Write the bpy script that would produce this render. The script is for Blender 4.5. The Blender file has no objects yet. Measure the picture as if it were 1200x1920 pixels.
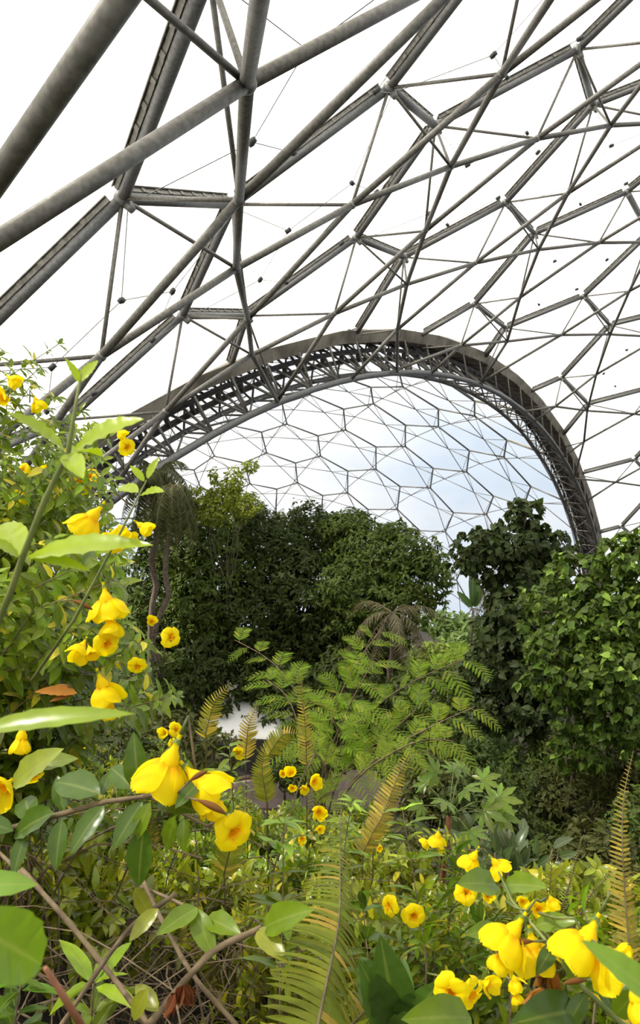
import bpy, math, random
import numpy as np
rng = np.random.default_rng(7); random.seed(7)
scene = bpy.context.scene
COL = scene.collection
PITCH = math.radians(13.35); FPX = 1390.5
CP, SP = math.cos(PITCH), math.sin(PITCH)

def at(px, py, d):
    """point seen at pixel (px,py) of the 1200x1920 photograph, d metres along the view axis"""
    x = (px-600)/FPX*d; y = (py-960)/FPX*d
    return np.array([x, -y*SP+d*CP, -y*CP-d*SP])
def topix(p):
    p = np.asarray(p, float); d = p[...,1]*CP-p[...,2]*SP; y = -p[...,1]*SP-p[...,2]*CP
    d = np.maximum(d, 1e-3)
    return np.stack([600+FPX*p[...,0]/d, 960+FPX*y/d, d], -1)

_gy = [-4, 0, 2, 4, 8, 14, 24, 33, 50, 96]
_gz = [-.9, -1.75, -2.7, -3.9, -6.4, -10.3, -17, -17.6, -25, -39]
def ground(x, y):
    z = np.interp(y, _gy, _gz)
    k = np.clip(1-(y-2)/24, 0, 1)
    z = z - 2.4*np.clip((x-.5)/1.1, 0, 1)*np.clip((y-3.6)/3, 0, 1)*np.clip((22-y)/8, 0, 1)
    return z + .62*np.maximum(0, -x-.7)*k + .05*np.sin(x*2.1+y)*np.cos(y*1.7)

# ------------------------------------------------------------------ naming
def tag(o, label=None, cat=None, group=None, kind=None):
    if label: o['label'] = label
    if cat: o['category'] = cat
    if group: o['group'] = group
    if kind: o['kind'] = kind
    return o
def empty(name, loc, label=None, cat=None, group=None):
    o = bpy.data.objects.new(name, None); COL.objects.link(o); o.location = [float(v) for v in loc]
    o.empty_display_size = .1
    return tag(o, label, cat, group)

# ------------------------------------------------------------------ materials
def nm(name):
    m = bpy.data.materials.new(name); m.use_nodes = True
    nt = m.node_tree; b = nt.nodes['Principled BSDF']
    return m, nt, b
def lk(nt, a, b): nt.links.new(a, b)
def noise(nt, scale, detail=4, coord='Object'):
    tc = nt.nodes.new('ShaderNodeTexCoord'); n = nt.nodes.new('ShaderNodeTexNoise')
    n.inputs['Scale'].default_value = scale; n.inputs['Detail'].default_value = detail
    lk(nt, tc.outputs[coord], n.inputs['Vector']); return n
def ramp(nt, fac, stops):
    r = nt.nodes.new('ShaderNodeValToRGB'); e = r.color_ramp.elements
    while len(e) < len(stops): e.new(.5)
    for i, (p, c) in enumerate(stops):
        e[i].position = p; e[i].color = (*c, 1) if len(c) == 3 else c
    lk(nt, fac, r.inputs['Fac']); return r
def mat_noise(name, c1, c2, scale=6, rough=.7, metal=0, bump=0, lo=.35, hi=.65, coord='Object'):
    m, nt, b = nm(name); n = noise(nt, scale, 6, coord)
    r = ramp(nt, n.outputs['Fac'], [(lo, c1), (hi, c2)])
    lk(nt, r.outputs['Color'], b.inputs['Base Color'])
    b.inputs['Roughness'].default_value = rough; b.inputs['Metallic'].default_value = metal
    if bump:
        bp = nt.nodes.new('ShaderNodeBump'); bp.inputs['Strength'].default_value = bump
        lk(nt, n.outputs['Fac'], bp.inputs['Height']); lk(nt, bp.outputs['Normal'], b.inputs['Normal'])
    return m
def leafmat(name, rough=.42, transl=.35, vein=.25, spec=.5, edge=False, tr_tint=(1.15, 1.2, .55), mottle=.25):
    """leaf: colour per leaf in attribute 'col' (alpha = distance from the midrib)"""
    m, nt, b = nm(name)
    a = nt.nodes.new('ShaderNodeAttribute'); a.attribute_name = 'col'
    n = noise(nt, 35, 3)
    mul = nt.nodes.new('ShaderNodeMath'); mul.operation = 'MULTIPLY_ADD'
    lk(nt, n.outputs['Fac'], mul.inputs[0]); mul.inputs[1].default_value = mottle*2; mul.inputs[2].default_value = 1-mottle
    sc = nt.nodes.new('ShaderNodeVectorMath'); sc.operation = 'SCALE'
    lk(nt, a.outputs['Color'], sc.inputs[0]); lk(nt, mul.outputs[0], sc.inputs['Scale'])
    r = ramp(nt, a.outputs['Alpha'], [(0., (vein,)*3), (.14, (0, 0, 0))])
    mx = nt.nodes.new('ShaderNodeMix'); mx.data_type = 'RGBA'; mx.blend_type = 'MIX'
    lk(nt, r.outputs['Color'], mx.inputs[0]); lk(nt, sc.outputs[0], mx.inputs[6]); mx.inputs[7].default_value = (.42, .45, .12, 1)
    lk(nt, mx.outputs[2], b.inputs['Base Color'])
    b.inputs['Roughness'].default_value = rough; b.inputs['Specular IOR Level'].default_value = spec
    t = nt.nodes.new('ShaderNodeBsdfTranslucent')
    tv = nt.nodes.new('ShaderNodeVectorMath'); tv.operation = 'MULTIPLY'
    lk(nt, mx.outputs[2], tv.inputs[0]); tv.inputs[1].default_value = tr_tint; lk(nt, tv.outputs[0], t.inputs['Color'])
    ms = nt.nodes.new('ShaderNodeMixShader'); ms.inputs[0].default_value = transl
    lk(nt, b.outputs[0], ms.inputs[1]); lk(nt, t.outputs[0], ms.inputs[2])
    lk(nt, ms.outputs[0], nt.nodes['Material Output'].inputs['Surface'])
    return m
M = {}
M['steel'] = mat_noise('galvanised_steel', (.125, .125, .122), (.19, .19, .185), 17, .5, .35, .05)
M['steel_in'] = mat_noise('weathered_steel_tube', (.115, .108, .092), (.19, .18, .16), 15, .55, .25, .08)
M['alu'] = mat_noise('aluminium_rail', (.12, .11, .095), (.22, .21, .18), 12, .5, .4)
M['darkrail'] = mat_noise('dark_rail', (.035, .03, .027), (.09, .08, .07), 3, .7, .2)
M['gutter'] = mat_noise('gutter_plate', (.11, .095, .07), (.26, .23, .18), 1.1, .65, .3, .05)
M['black'] = mat_noise('black_rubber', (.02, .02, .02), (.04, .04, .04), 9, .6)
M['joint'] = mat_noise('cast_joint', (.13, .13, .12), (.24, .24, .22), 7, .5, .3)
def film(name, tmin, tadd):
    m, nt, b = nm(name)
    nt.nodes.remove(b)
    n = noise(nt, .9, 5)
    w = nt.nodes.new('ShaderNodeTexWave'); w.inputs['Scale'].default_value = 1.6; w.inputs['Distortion'].default_value = 6
    w.inputs['Detail'].default_value = 4
    tc = nt.nodes.new('ShaderNodeTexCoord'); lk(nt, tc.outputs['Object'], w.inputs['Vector'])
    tr = nt.nodes.new('ShaderNodeBsdfTransparent'); tr.inputs['Color'].default_value = (.985, .985, .98, 1)
    tl = nt.nodes.new('ShaderNodeBsdfTranslucent'); tl.inputs['Color'].default_value = (.95, .95, .93, 1)
    gl = nt.nodes.new('ShaderNodeBsdfGlossy'); gl.inputs['Roughness'].default_value = .25
    mu = nt.nodes.new('ShaderNodeMath'); mu.operation = 'MULTIPLY'
    lk(nt, n.outputs['Fac'], mu.inputs[0]); lk(nt, w.outputs['Fac'], mu.inputs[1])
    ma = nt.nodes.new('ShaderNodeMath'); ma.operation = 'MULTIPLY_ADD'; lk(nt, mu.outputs[0], ma.inputs[0])
    ma.inputs[1].default_value = tadd; ma.inputs[2].default_value = tmin
    m1 = nt.nodes.new('ShaderNodeMixShader'); lk(nt, ma.outputs[0], m1.inputs[0])
    lk(nt, tr.outputs[0], m1.inputs[1]); lk(nt, tl.outputs[0], m1.inputs[2])
    m2 = nt.nodes.new('ShaderNodeMixShader'); m2.inputs[0].default_value = .02
    lk(nt, m1.outputs[0], m2.inputs[1]); lk(nt, gl.outputs[0], m2.inputs[2])
    lk(nt, m2.outputs[0], nt.nodes['Material Output'].inputs['Surface'])
    return m
M['film'] = film('foil_film', .30, .12); M['film_far'] = film('clear_foil_film', .10, .06)
M['leaf'] = leafmat('glossy_leaf', .27, .40, .30, .5)
M['fern'] = leafmat('fern_leaf', .6, .45, .0, .18)
M['tree'] = leafmat('tree_leaf', .48, .33, .12, .2)
M['palm'] = leafmat('palm_leaf', .5, .3, .1, .3)
M['petal'] = leafmat('petal', .55, .5, .0, .15, tr_tint=(1.02, 1.06, .6), mottle=.05)
M['dry'] = leafmat('dry_leaf', .7, .2, .1, .2, tr_tint=(1, .9, .6))
M['bark'] = mat_noise('bark', (.07, .05, .035), (.17, .13, .095), 14, .85, 0, .5)
M['twig'] = mat_noise('brown_twig', (.085, .055, .026), (.20, .145, .08), 22, .75, 0, .2)
M['greenstem'] = mat_noise('green_stem', (.10, .14, .03), (.20, .22, .06), 20, .55)
M['redstem'] = mat_noise('red_stem', (.20, .07, .03), (.34, .15, .07), 20, .6)
M['rachis'] = mat_noise('rachis', (.07, .055, .02), (.15, .12, .045), 20, .6)
M['soil'] = mat_noise('leaf_litter', (.010, .008, .005), (.04, .03, .017), 6, .95, 0, .8)
M['path'] = mat_noise('path_surface', (.24, .17, .14), (.33, .25, .21), 1.5, .9, 0, .2)
M['white'] = mat_noise('white_fabric', (.80, .80, .80), (.86, .86, .86), 2, .6)
M['rock'] = mat_noise('rock', (.12, .09, .07), (.28, .2, .15), 1.2, .9, 0, .6)

# ------------------------------------------------------------------ mesh tools
class MB:
    def __init__(s): s.v = []; s.f = []; s.c = []; s.n = 0
    def add(s, v, f, c=None):
        v = np.asarray(v, float); s.v.append(v)
        for k in f: s.f.append((np.asarray(k, int)+s.n))
        s.c.append(np.ones((len(v), 4)) if c is None else np.asarray(c, float)); s.n += len(v)
    def addq(s, v, fa, c=None):      # fa: (m,k) array of equal-size faces
        v = np.asarray(v, float); s.v.append(v); s.f.append(np.asarray(fa, int)+s.n)
        s.c.append(np.ones((len(v), 4)) if c is None else np.asarray(c, float)); s.n += len(v)
    def mesh(s, name, mat, origin=(0, 0, 0), smooth=True):
        me = bpy.data.meshes.new(name)
        V = np.concatenate(s.v) - np.asarray(origin, float); Cc = np.concatenate(s.c)
        loops = []; starts = []; tot = []; p = 0
        for f in s.f:
            if f.ndim == 1: f = f[None]
            m_, k = f.shape; loops.append(f.ravel()); starts.append(p+np.arange(m_)*k); tot.append(np.full(m_, k)); p += m_*k
        loops = np.concatenate(loops).astype(np.int32); starts = np.concatenate(starts).astype(np.int32); tot = np.concatenate(tot).astype(np.int32)
        me.vertices.add(len(V)); me.vertices.foreach_set('co', V.astype(np.float32).ravel())
        me.loops.add(len(loops)); me.loops.foreach_set('vertex_index', loops)
        me.polygons.add(len(starts)); me.polygons.foreach_set('loop_start', starts); me.polygons.foreach_set('loop_total', tot)
        me.polygons.foreach_set('use_smooth', np.full(len(starts), smooth))
        me.update(calc_edges=True)
        at_ = me.color_attributes.new('col', 'FLOAT_COLOR', 'POINT'); at_.data.foreach_set('color', Cc.astype(np.float32).ravel())
        me.materials.append(mat)
        return me
    def obj(s, name, mat, parent=None, smooth=True, loc=None):
        if not s.n: return None
        origin = (0, 0, 0) if loc is None else loc
        me = s.mesh(name, mat, origin, smooth)
        return link(name, me, parent, loc)
def link(name, me, parent=None, loc=None):
    o = bpy.data.objects.new(name, me); COL.objects.link(o)
    if loc is not None: o.location = [float(v) for v in loc]
    if parent is not None:
        o.parent = parent
        # world-space placement: parents are unrotated and unscaled empties or meshes
        w = [0, 0, 0]; q = parent
        while q is not None: w = [w[i]+q.location[i] for i in range(3)]; q = q.parent
        o.location = [o.location[i]-w[i] for i in range(3)]
    return o
def unit(v):
    v = np.asarray(v, float); n = np.linalg.norm(v, axis=-1, keepdims=True); return v/np.maximum(n, 1e-9)
def frame(y, up=(0, 0, 1)):
    """arrays X,Y,Z with Y along y and Z as near as possible to up"""
    Y = unit(y); up = np.broadcast_to(np.asarray(up, float), Y.shape)
    X = np.cross(Y, up); bad = np.linalg.norm(X, axis=-1) < 1e-4
    if np.any(bad): X = np.where(bad[..., None], np.cross(Y, np.array([.3, .9, .1])), X)
    X = unit(X); Z = np.cross(X, Y); return X, Y, Z
def scatter(mb, tpl, pos, ydir, zdir, scale, col):
    """copies a template (verts, faces[m,k] list, across) at N frames into mb"""
    tv, tf, ta = tpl; N = len(pos)
    if N == 0: return
    X, Y, Z = frame(ydir, zdir); scale = np.broadcast_to(np.asarray(scale, float).reshape(-1, 1) if np.ndim(scale) else np.full((N, 1), scale), (N, 1))
    V = pos[:, None, :] + scale[:, :, None]*(tv[None, :, 0:1]*X[:, None]+tv[None, :, 1:2]*Y[:, None]+tv[None, :, 2:3]*Z[:, None])
    nv = len(tv); C_ = np.empty((N, nv, 4)); C_[:, :, :3] = col[:, None, :3]; C_[:, :, 3] = ta[None]
    base = mb.n; mb.v.append(V.reshape(-1, 3)); mb.c.append(C_.reshape(-1, 4))
    for f in tf:
        F = (f[None]+(np.arange(N)*nv)[:, None, None]).reshape(-1, f.shape[1])+base; mb.f.append(F)
    mb.n += N*nv
def leaf_tpl(n=5, w=.32, fold=.12, curl=.18, prof=None, petiole=.06, wave=0.):
    """a leaf of unit length along +y, folded along the midrib, tip curling down"""
    t = np.linspace(0, 1, n+1)
    if prof is None: wd = w*.5*np.sin(np.pi*np.clip(t, 0, 1)**.85)**.8
    else: wd = np.interp(t, *zip(*prof))*w*.5
    wd = np.maximum(wd, .0); wd[-1] = 0.0
    y = petiole+t*(1-petiole); z = -curl*t**2
    vs = []; ac = []
    for i in range(n+1):
        wz = wave*math.sin(i*2.3)
        vs += [(-wd[i], y[i], z[i]+fold*wd[i]*2+wz*wd[i]), (0, y[i], z[i]), (wd[i], y[i], z[i]+fold*wd[i]*2-wz*wd[i])]; ac += [1, 0, 1]
    q = []
    for i in range(n):
        a = 3*i; q += [(a, a+1, a+4, a+3), (a+1, a+2, a+5, a+4)]
    return np.array(vs), [np.array(q)], np.array(ac, float)
def heart_tpl(w=.9):
    pts = [(0, 0), (.22, -.12), (.44, .02), (.5, .25), (.38, .55), (.16, .82), (0, 1.05)]
    vs = [(0, 0, 0), (0, .45, -.02), (0, 1.05, -.16)]; ac = [0, 0, 0]
    for s in (-1, 1):
        for (x, y) in pts[1:-1]: vs.append((s*x*w, y, .10*x-.14*max(0, y)**2)); ac.append(1)
    f3 = []; f4 = []
    for k, s in enumerate((3, 8)):
        f3 += [(0, s, s+1), (0, s+1, s+2), (0, s+2, 1), (1, s+2, s+3), (1, s+3, s+4), (1, s+4, 2)]
    return np.array(vs), [np.array(f3)], np.array(ac, float)
LEAF = leaf_tpl(6, .36, .16, .28, wave=.15)
LEAF3 = leaf_tpl(3, .40, .14, .25)
LEAF2 = leaf_tpl(2, .42, .12, .2, prof=[(0, .15), (.5, 1), (1, 0)])
PINNA = leaf_tpl(4, .16, .06, .22, prof=[(0, .9), (.15, 1), (.8, .6), (1, 0)], petiole=0)
PINNA2 = leaf_tpl(2, .17, .05, .2, prof=[(0, .9), (.5, .9), (1, 0)], petiole=0)
BLADE = leaf_tpl(4, .085, .1, .45, prof=[(0, .6), (.3, 1), (.8, .5), (1, 0)], petiole=0)
HEART = heart_tpl()
def tube(mb, pts, r, n=7, col=None, caps=True):
    P = np.asarray(pts, float); m = len(P); r = np.broadcast_to(np.asarray(r, float), (m,))
    T = np.gradient(P, axis=0) if m > 1 else P; T = unit(T)
    ref = np.array([0, 0, 1.]) if abs(T[0][2]) < .9 else np.array([1., 0, 0])
    X = unit(np.cross(T[0], ref)); V = []; a = np.linspace(0, 2*np.pi, n, endpoint=False)
    for i in range(m):
        X = unit(X-T[i]*(X@T[i])); Y = np.cross(T[i], X)
        V.append(P[i]+r[i]*(np.cos(a)[:, None]*X+np.sin(a)[:, None]*Y))
    V = np.concatenate(V); i0 = np.arange(n); i1 = (i0+1) % n; q = []
    for k in range(m-1): q.append(np.stack([k*n+i0, k*n+i1, (k+1)*n+i1, (k+1)*n+i0], 1))
    C_ = None if col is None else np.tile(np.array([*col, 1.]), (len(V), 1))
    base = mb.n; mb.addq(V, np.concatenate(q), C_)
    if caps: mb.f.append((i0[::-1]+base)); mb.f.append((i0+(m-1)*n+base))
def box(mb, c, X, Y, Z, sx, sy, sz):
    c = np.asarray(c, float); X, Y, Z = [np.asarray(v, float) for v in (X, Y, Z)]
    V = [c+X*sx*i+Y*sy*j+Z*sz*k for i in (-.5, .5) for j in (-.5, .5) for k in (-.5, .5)]
    mb.addq(V, [(0, 1, 3, 2), (4, 6, 7, 5), (0, 4, 5, 1), (2, 3, 7, 6), (0, 2, 6, 4), (1, 5, 7, 3)])
def beam(mb, a, b, up, w, h):
    a = np.asarray(a, float); b = np.asarray(b, float); X, Y, Z = frame((b-a)[None], np.asarray(up)[None])
    box(mb, (a+b)/2, X[0], Y[0], Z[0], w, np.linalg.norm(b-a), h)
def ball(mb, c, r, seg=10, rings=6, sq=(1, 1, 1)):
    V = [(0, 0, r*sq[2])]; 
    for i in range(1, rings):
        t = math.pi*i/rings
        for j in range(seg):
            p = 2*math.pi*j/seg; V.append((r*sq[0]*math.sin(t)*math.cos(p), r*sq[1]*math.sin(t)*math.sin(p), r*sq[2]*math.cos(t)))
    V.append((0, 0, -r*sq[2])); V = np.array(V)+np.asarray(c, float)
    base = mb.n; q = []; t3 = []
    for j in range(seg): t3 += [(0, 1+j, 1+(j+1) % seg)]
    for i in range(rings-2):
        for j in range(seg): a = 1+i*seg; q.append((a+j, a+seg+j, a+seg+(j+1) % seg, a+(j+1) % seg))
    L_ = len(V)-1; a = 1+(rings-2)*seg
    for j in range(seg): t3 += [(a+j, L_, a+(j+1) % seg)]
    mb.addq(V, q); mb.f.append(np.array(t3)+base)

NEAR_OUT="L -2 -4 0.92 -28.53 -14.41;R -2 -4 -0.04 -24.83 -10.91;L -2 -3 -3.33 -20.97 -10.58;R -2 -3 -3.89 -16.88 -7.59;L -2 -2 -6.87 -12.74 -7.95;R -2 -2 -7.03 -8.38 -5.49;L -2 -1 -9.68 -4.08 -6.55;R -2 -1 -9.43 0.43 -4.64;L -2 0 -11.73 4.77 -6.39;R -2 0 -11.09 9.32 -5.03;L -2 1 -13.01 13.58 -7.44;R -2 1 -12.01 18.07 -6.61;L -2 2 -13.53 22.13 -9.64;R -2 2 -12.18 26.47 -9.31;L -2 3 -13.31 30.23 -12.91;L -1 -4 2.61 -24.70 -8.08;R -1 -4 2.11 -20.65 -4.78;L -1 -3 -1.10 -16.70 -4.61;R -1 -3 -1.20 -12.33 -1.85;L -1 -2 -4.15 -8.15 -2.37;R -1 -2 -3.85 -3.57 -0.18;L -1 -1 -6.50 0.72 -1.39;R -1 -1 -5.82 5.39 0.22;L -1 0 -8.13 9.67 -1.66;R -1 0 -7.09 14.33 -0.61;L -1 1 -9.06 18.48 -3.15;R -1 1 -7.64 22.50 -2.47;L -1 2 -9.28 26.96 -5.77;R -1 2 -7.58 31.30 -5.76;L -1 3 -8.84 34.91 -9.44;L 0 -4 5.17 -20.29 -2.04;R 0 -4 5.16 -15.94 0.98;L 0 -3 2.00 -11.93 1.00;R 0 -3 2.38 -7.31 3.43;L 0 -2 -0.54 -3.13 2.78;R 0 -2 0.22 1.62 4.61;L 0 -1 -2.43 5.86 3.27;R 0 -1 -1.39 10.58 4.46;L 0 0 -3.69 14.83 2.50;R 0 0 -2.17 19.74 3.19;L 0 1 -4.22 23.54 0.61;R 0 1 -2.64 27.70 0.71;L 0 2 -4.20 31.91 -2.49;R 0 2 -2.14 36.19 -2.86;L 0 3 -3.55 39.64 -6.58;R 0 3 -1.25 43.60 -7.39;L 1 -4 8.65 -15.36 3.53;R 1 -4 9.14 -10.75 6.17;L 1 -3 6.03 -6.71 6.06;R 1 -3 6.89 -1.92 8.08;L 1 -2 3.99 2.24 7.30;R 1 -2 5.21 7.11 8.71;L 1 -1 2.54 11.28 7.28;R 1 -1 4.10 16.11 8.08;L 1 0 1.72 20.37 6.00;R 1 0 3.52 24.77 6.25;L 1 1 1.33 28.77 3.50;R 1 1 3.57 33.23 3.27;L 1 2 1.72 36.87 0.04;R 1 2 4.11 41.03 -0.74;L 1 3 2.54 44.31 -4.45;R 1 3 5.15 48.10 -5.67;L 1 4 3.86 50.96 -9.80;R 1 4 6.64 54.32 -11.37;L 2 -4 13.08 -9.98 8.42;R 2 -4 14.08 -5.17 10.59;L 2 -3 11.00 -1.15 10.37;R 2 -3 12.34 3.77 11.90;L 2 -2 9.44 7.87 11.04;R 2 -2 11.11 12.78 11.94;L 2 -1 8.42 16.85 10.44;R 2 -1 10.39 21.65 10.74;L 2 0 7.99 25.68 8.64;R 2 0 10.12 30.23 8.33;L 2 1 8.01 34.22 5.60;R 2 1 10.47 38.36 4.86;L 2 2 8.38 41.69 1.69;R 2 2 11.08 45.62 0.47;L 2 3 9.41 48.78 -3.20;R 2 3 12.28 52.32 -4.85;L 2 4 10.79 55.00 -8.89;R 2 4 13.79 58.09 -10.87;L 2 5 12.55 60.30 -15.23;R 2 5 15.65 62.89 -17.48;L 2 6 14.65 64.60 -22.08;R 2 6 17.81 66.68 -24.53;L 2 7 17.04 67.86 -29.29;L 3 -4 18.46 -4.25 12.42;R 3 -4 19.94 0.67 14.03;L 3 -3 16.89 4.66 13.74;R 3 -3 18.69 9.60 14.70;L 3 -2 15.79 13.62 13.78;R 3 -2 17.88 18.48 14.11;L 3 -1 15.16 22.44 12.59;R 3 -1 17.51 27.13 12.32;L 3 0 14.98 30.94 10.22;R 3 0 17.57 35.36 9.41;L 3 1 14.92 38.64 6.81;R 3 1 18.03 43.02 5.46;L 3 2 15.82 46.31 2.31;R 3 2 18.94 49.92 0.68;L 3 3 16.97 52.85 -2.88;R 3 3 20.17 56.11 -4.99;L 3 4 18.36 58.63 -8.94;R 3 4 21.54 61.36 -11.35;L 3 5 20.07 63.41 -15.53;R 3 5 23.31 65.62 -18.16;L 3 6 22.05 67.19 -22.56;R 3 6 25.31 68.88 -25.35;L 3 7 24.26 69.94 -29.89;L 4 -4 24.76 1.69 15.34;R 4 -4 26.69 6.63 16.30;L 4 -3 23.66 10.55 15.97;R 4 -3 25.87 15.43 16.28;L 4 -2 22.98 19.35 15.36;R 4 -2 25.43 24.07 15.05;L 4 -1 22.69 27.89 13.55;R 4 -1 25.37 32.36 12.67;L 4 0 22.78 36.02 10.64;R 4 0 25.65 40.17 9.23;L 4 1 23.23 43.58 6.70;R 4 1 26.26 47.33 4.83;L 4 2 24.01 50.45 1.86;R 4 2 27.16 53.75 -0.41;L 4 3 25.10 56.50 -3.77;R 4 3 28.34 59.31 -6.36;L 4 4 26.48 61.73 -10.13;R 4 4 29.76 63.96 -12.89;L 4 5 27.67 65.93 -17.05;R 4 5 31.38 67.64 -19.85;L 4 6 29.88 69.08 -23.98;R 4 6 33.18 70.31 -27.11;L 5 -4 31.88 7.68 16.95;R 5 -4 34.20 12.52 17.20;L 5 -3 31.21 16.36 16.87;R 5 -3 33.77 21.06 16.48;L 5 -2 30.88 24.86 15.60;R 5 -2 33.65 29.33 14.60;L 5 -1 30.88 33.01 13.19;R 5 -1 33.82 37.17 11.65;L 5 0 31.18 40.67 9.74;R 5 0 34.26 44.44 7.71;L 5 1 31.76 47.69 5.34;R 5 1 34.95 51.02 2.90;L 5 2 32.60 53.97 0.13;R 5 2 35.87 56.81 -2.67;L 5 3 33.67 59.41 -5.79;R 5 3 36.98 61.73 -8.86;L 5 4 34.95 63.95 -12.27;R 5 4 38.27 65.73 -15.54;L 5 5 36.40 67.53 -19.18;R 5 5 39.70 68.77 -22.58;L 5 6 37.99 70.13 -26.38;R 5 6 41.25 70.83 -29.84"
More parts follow.
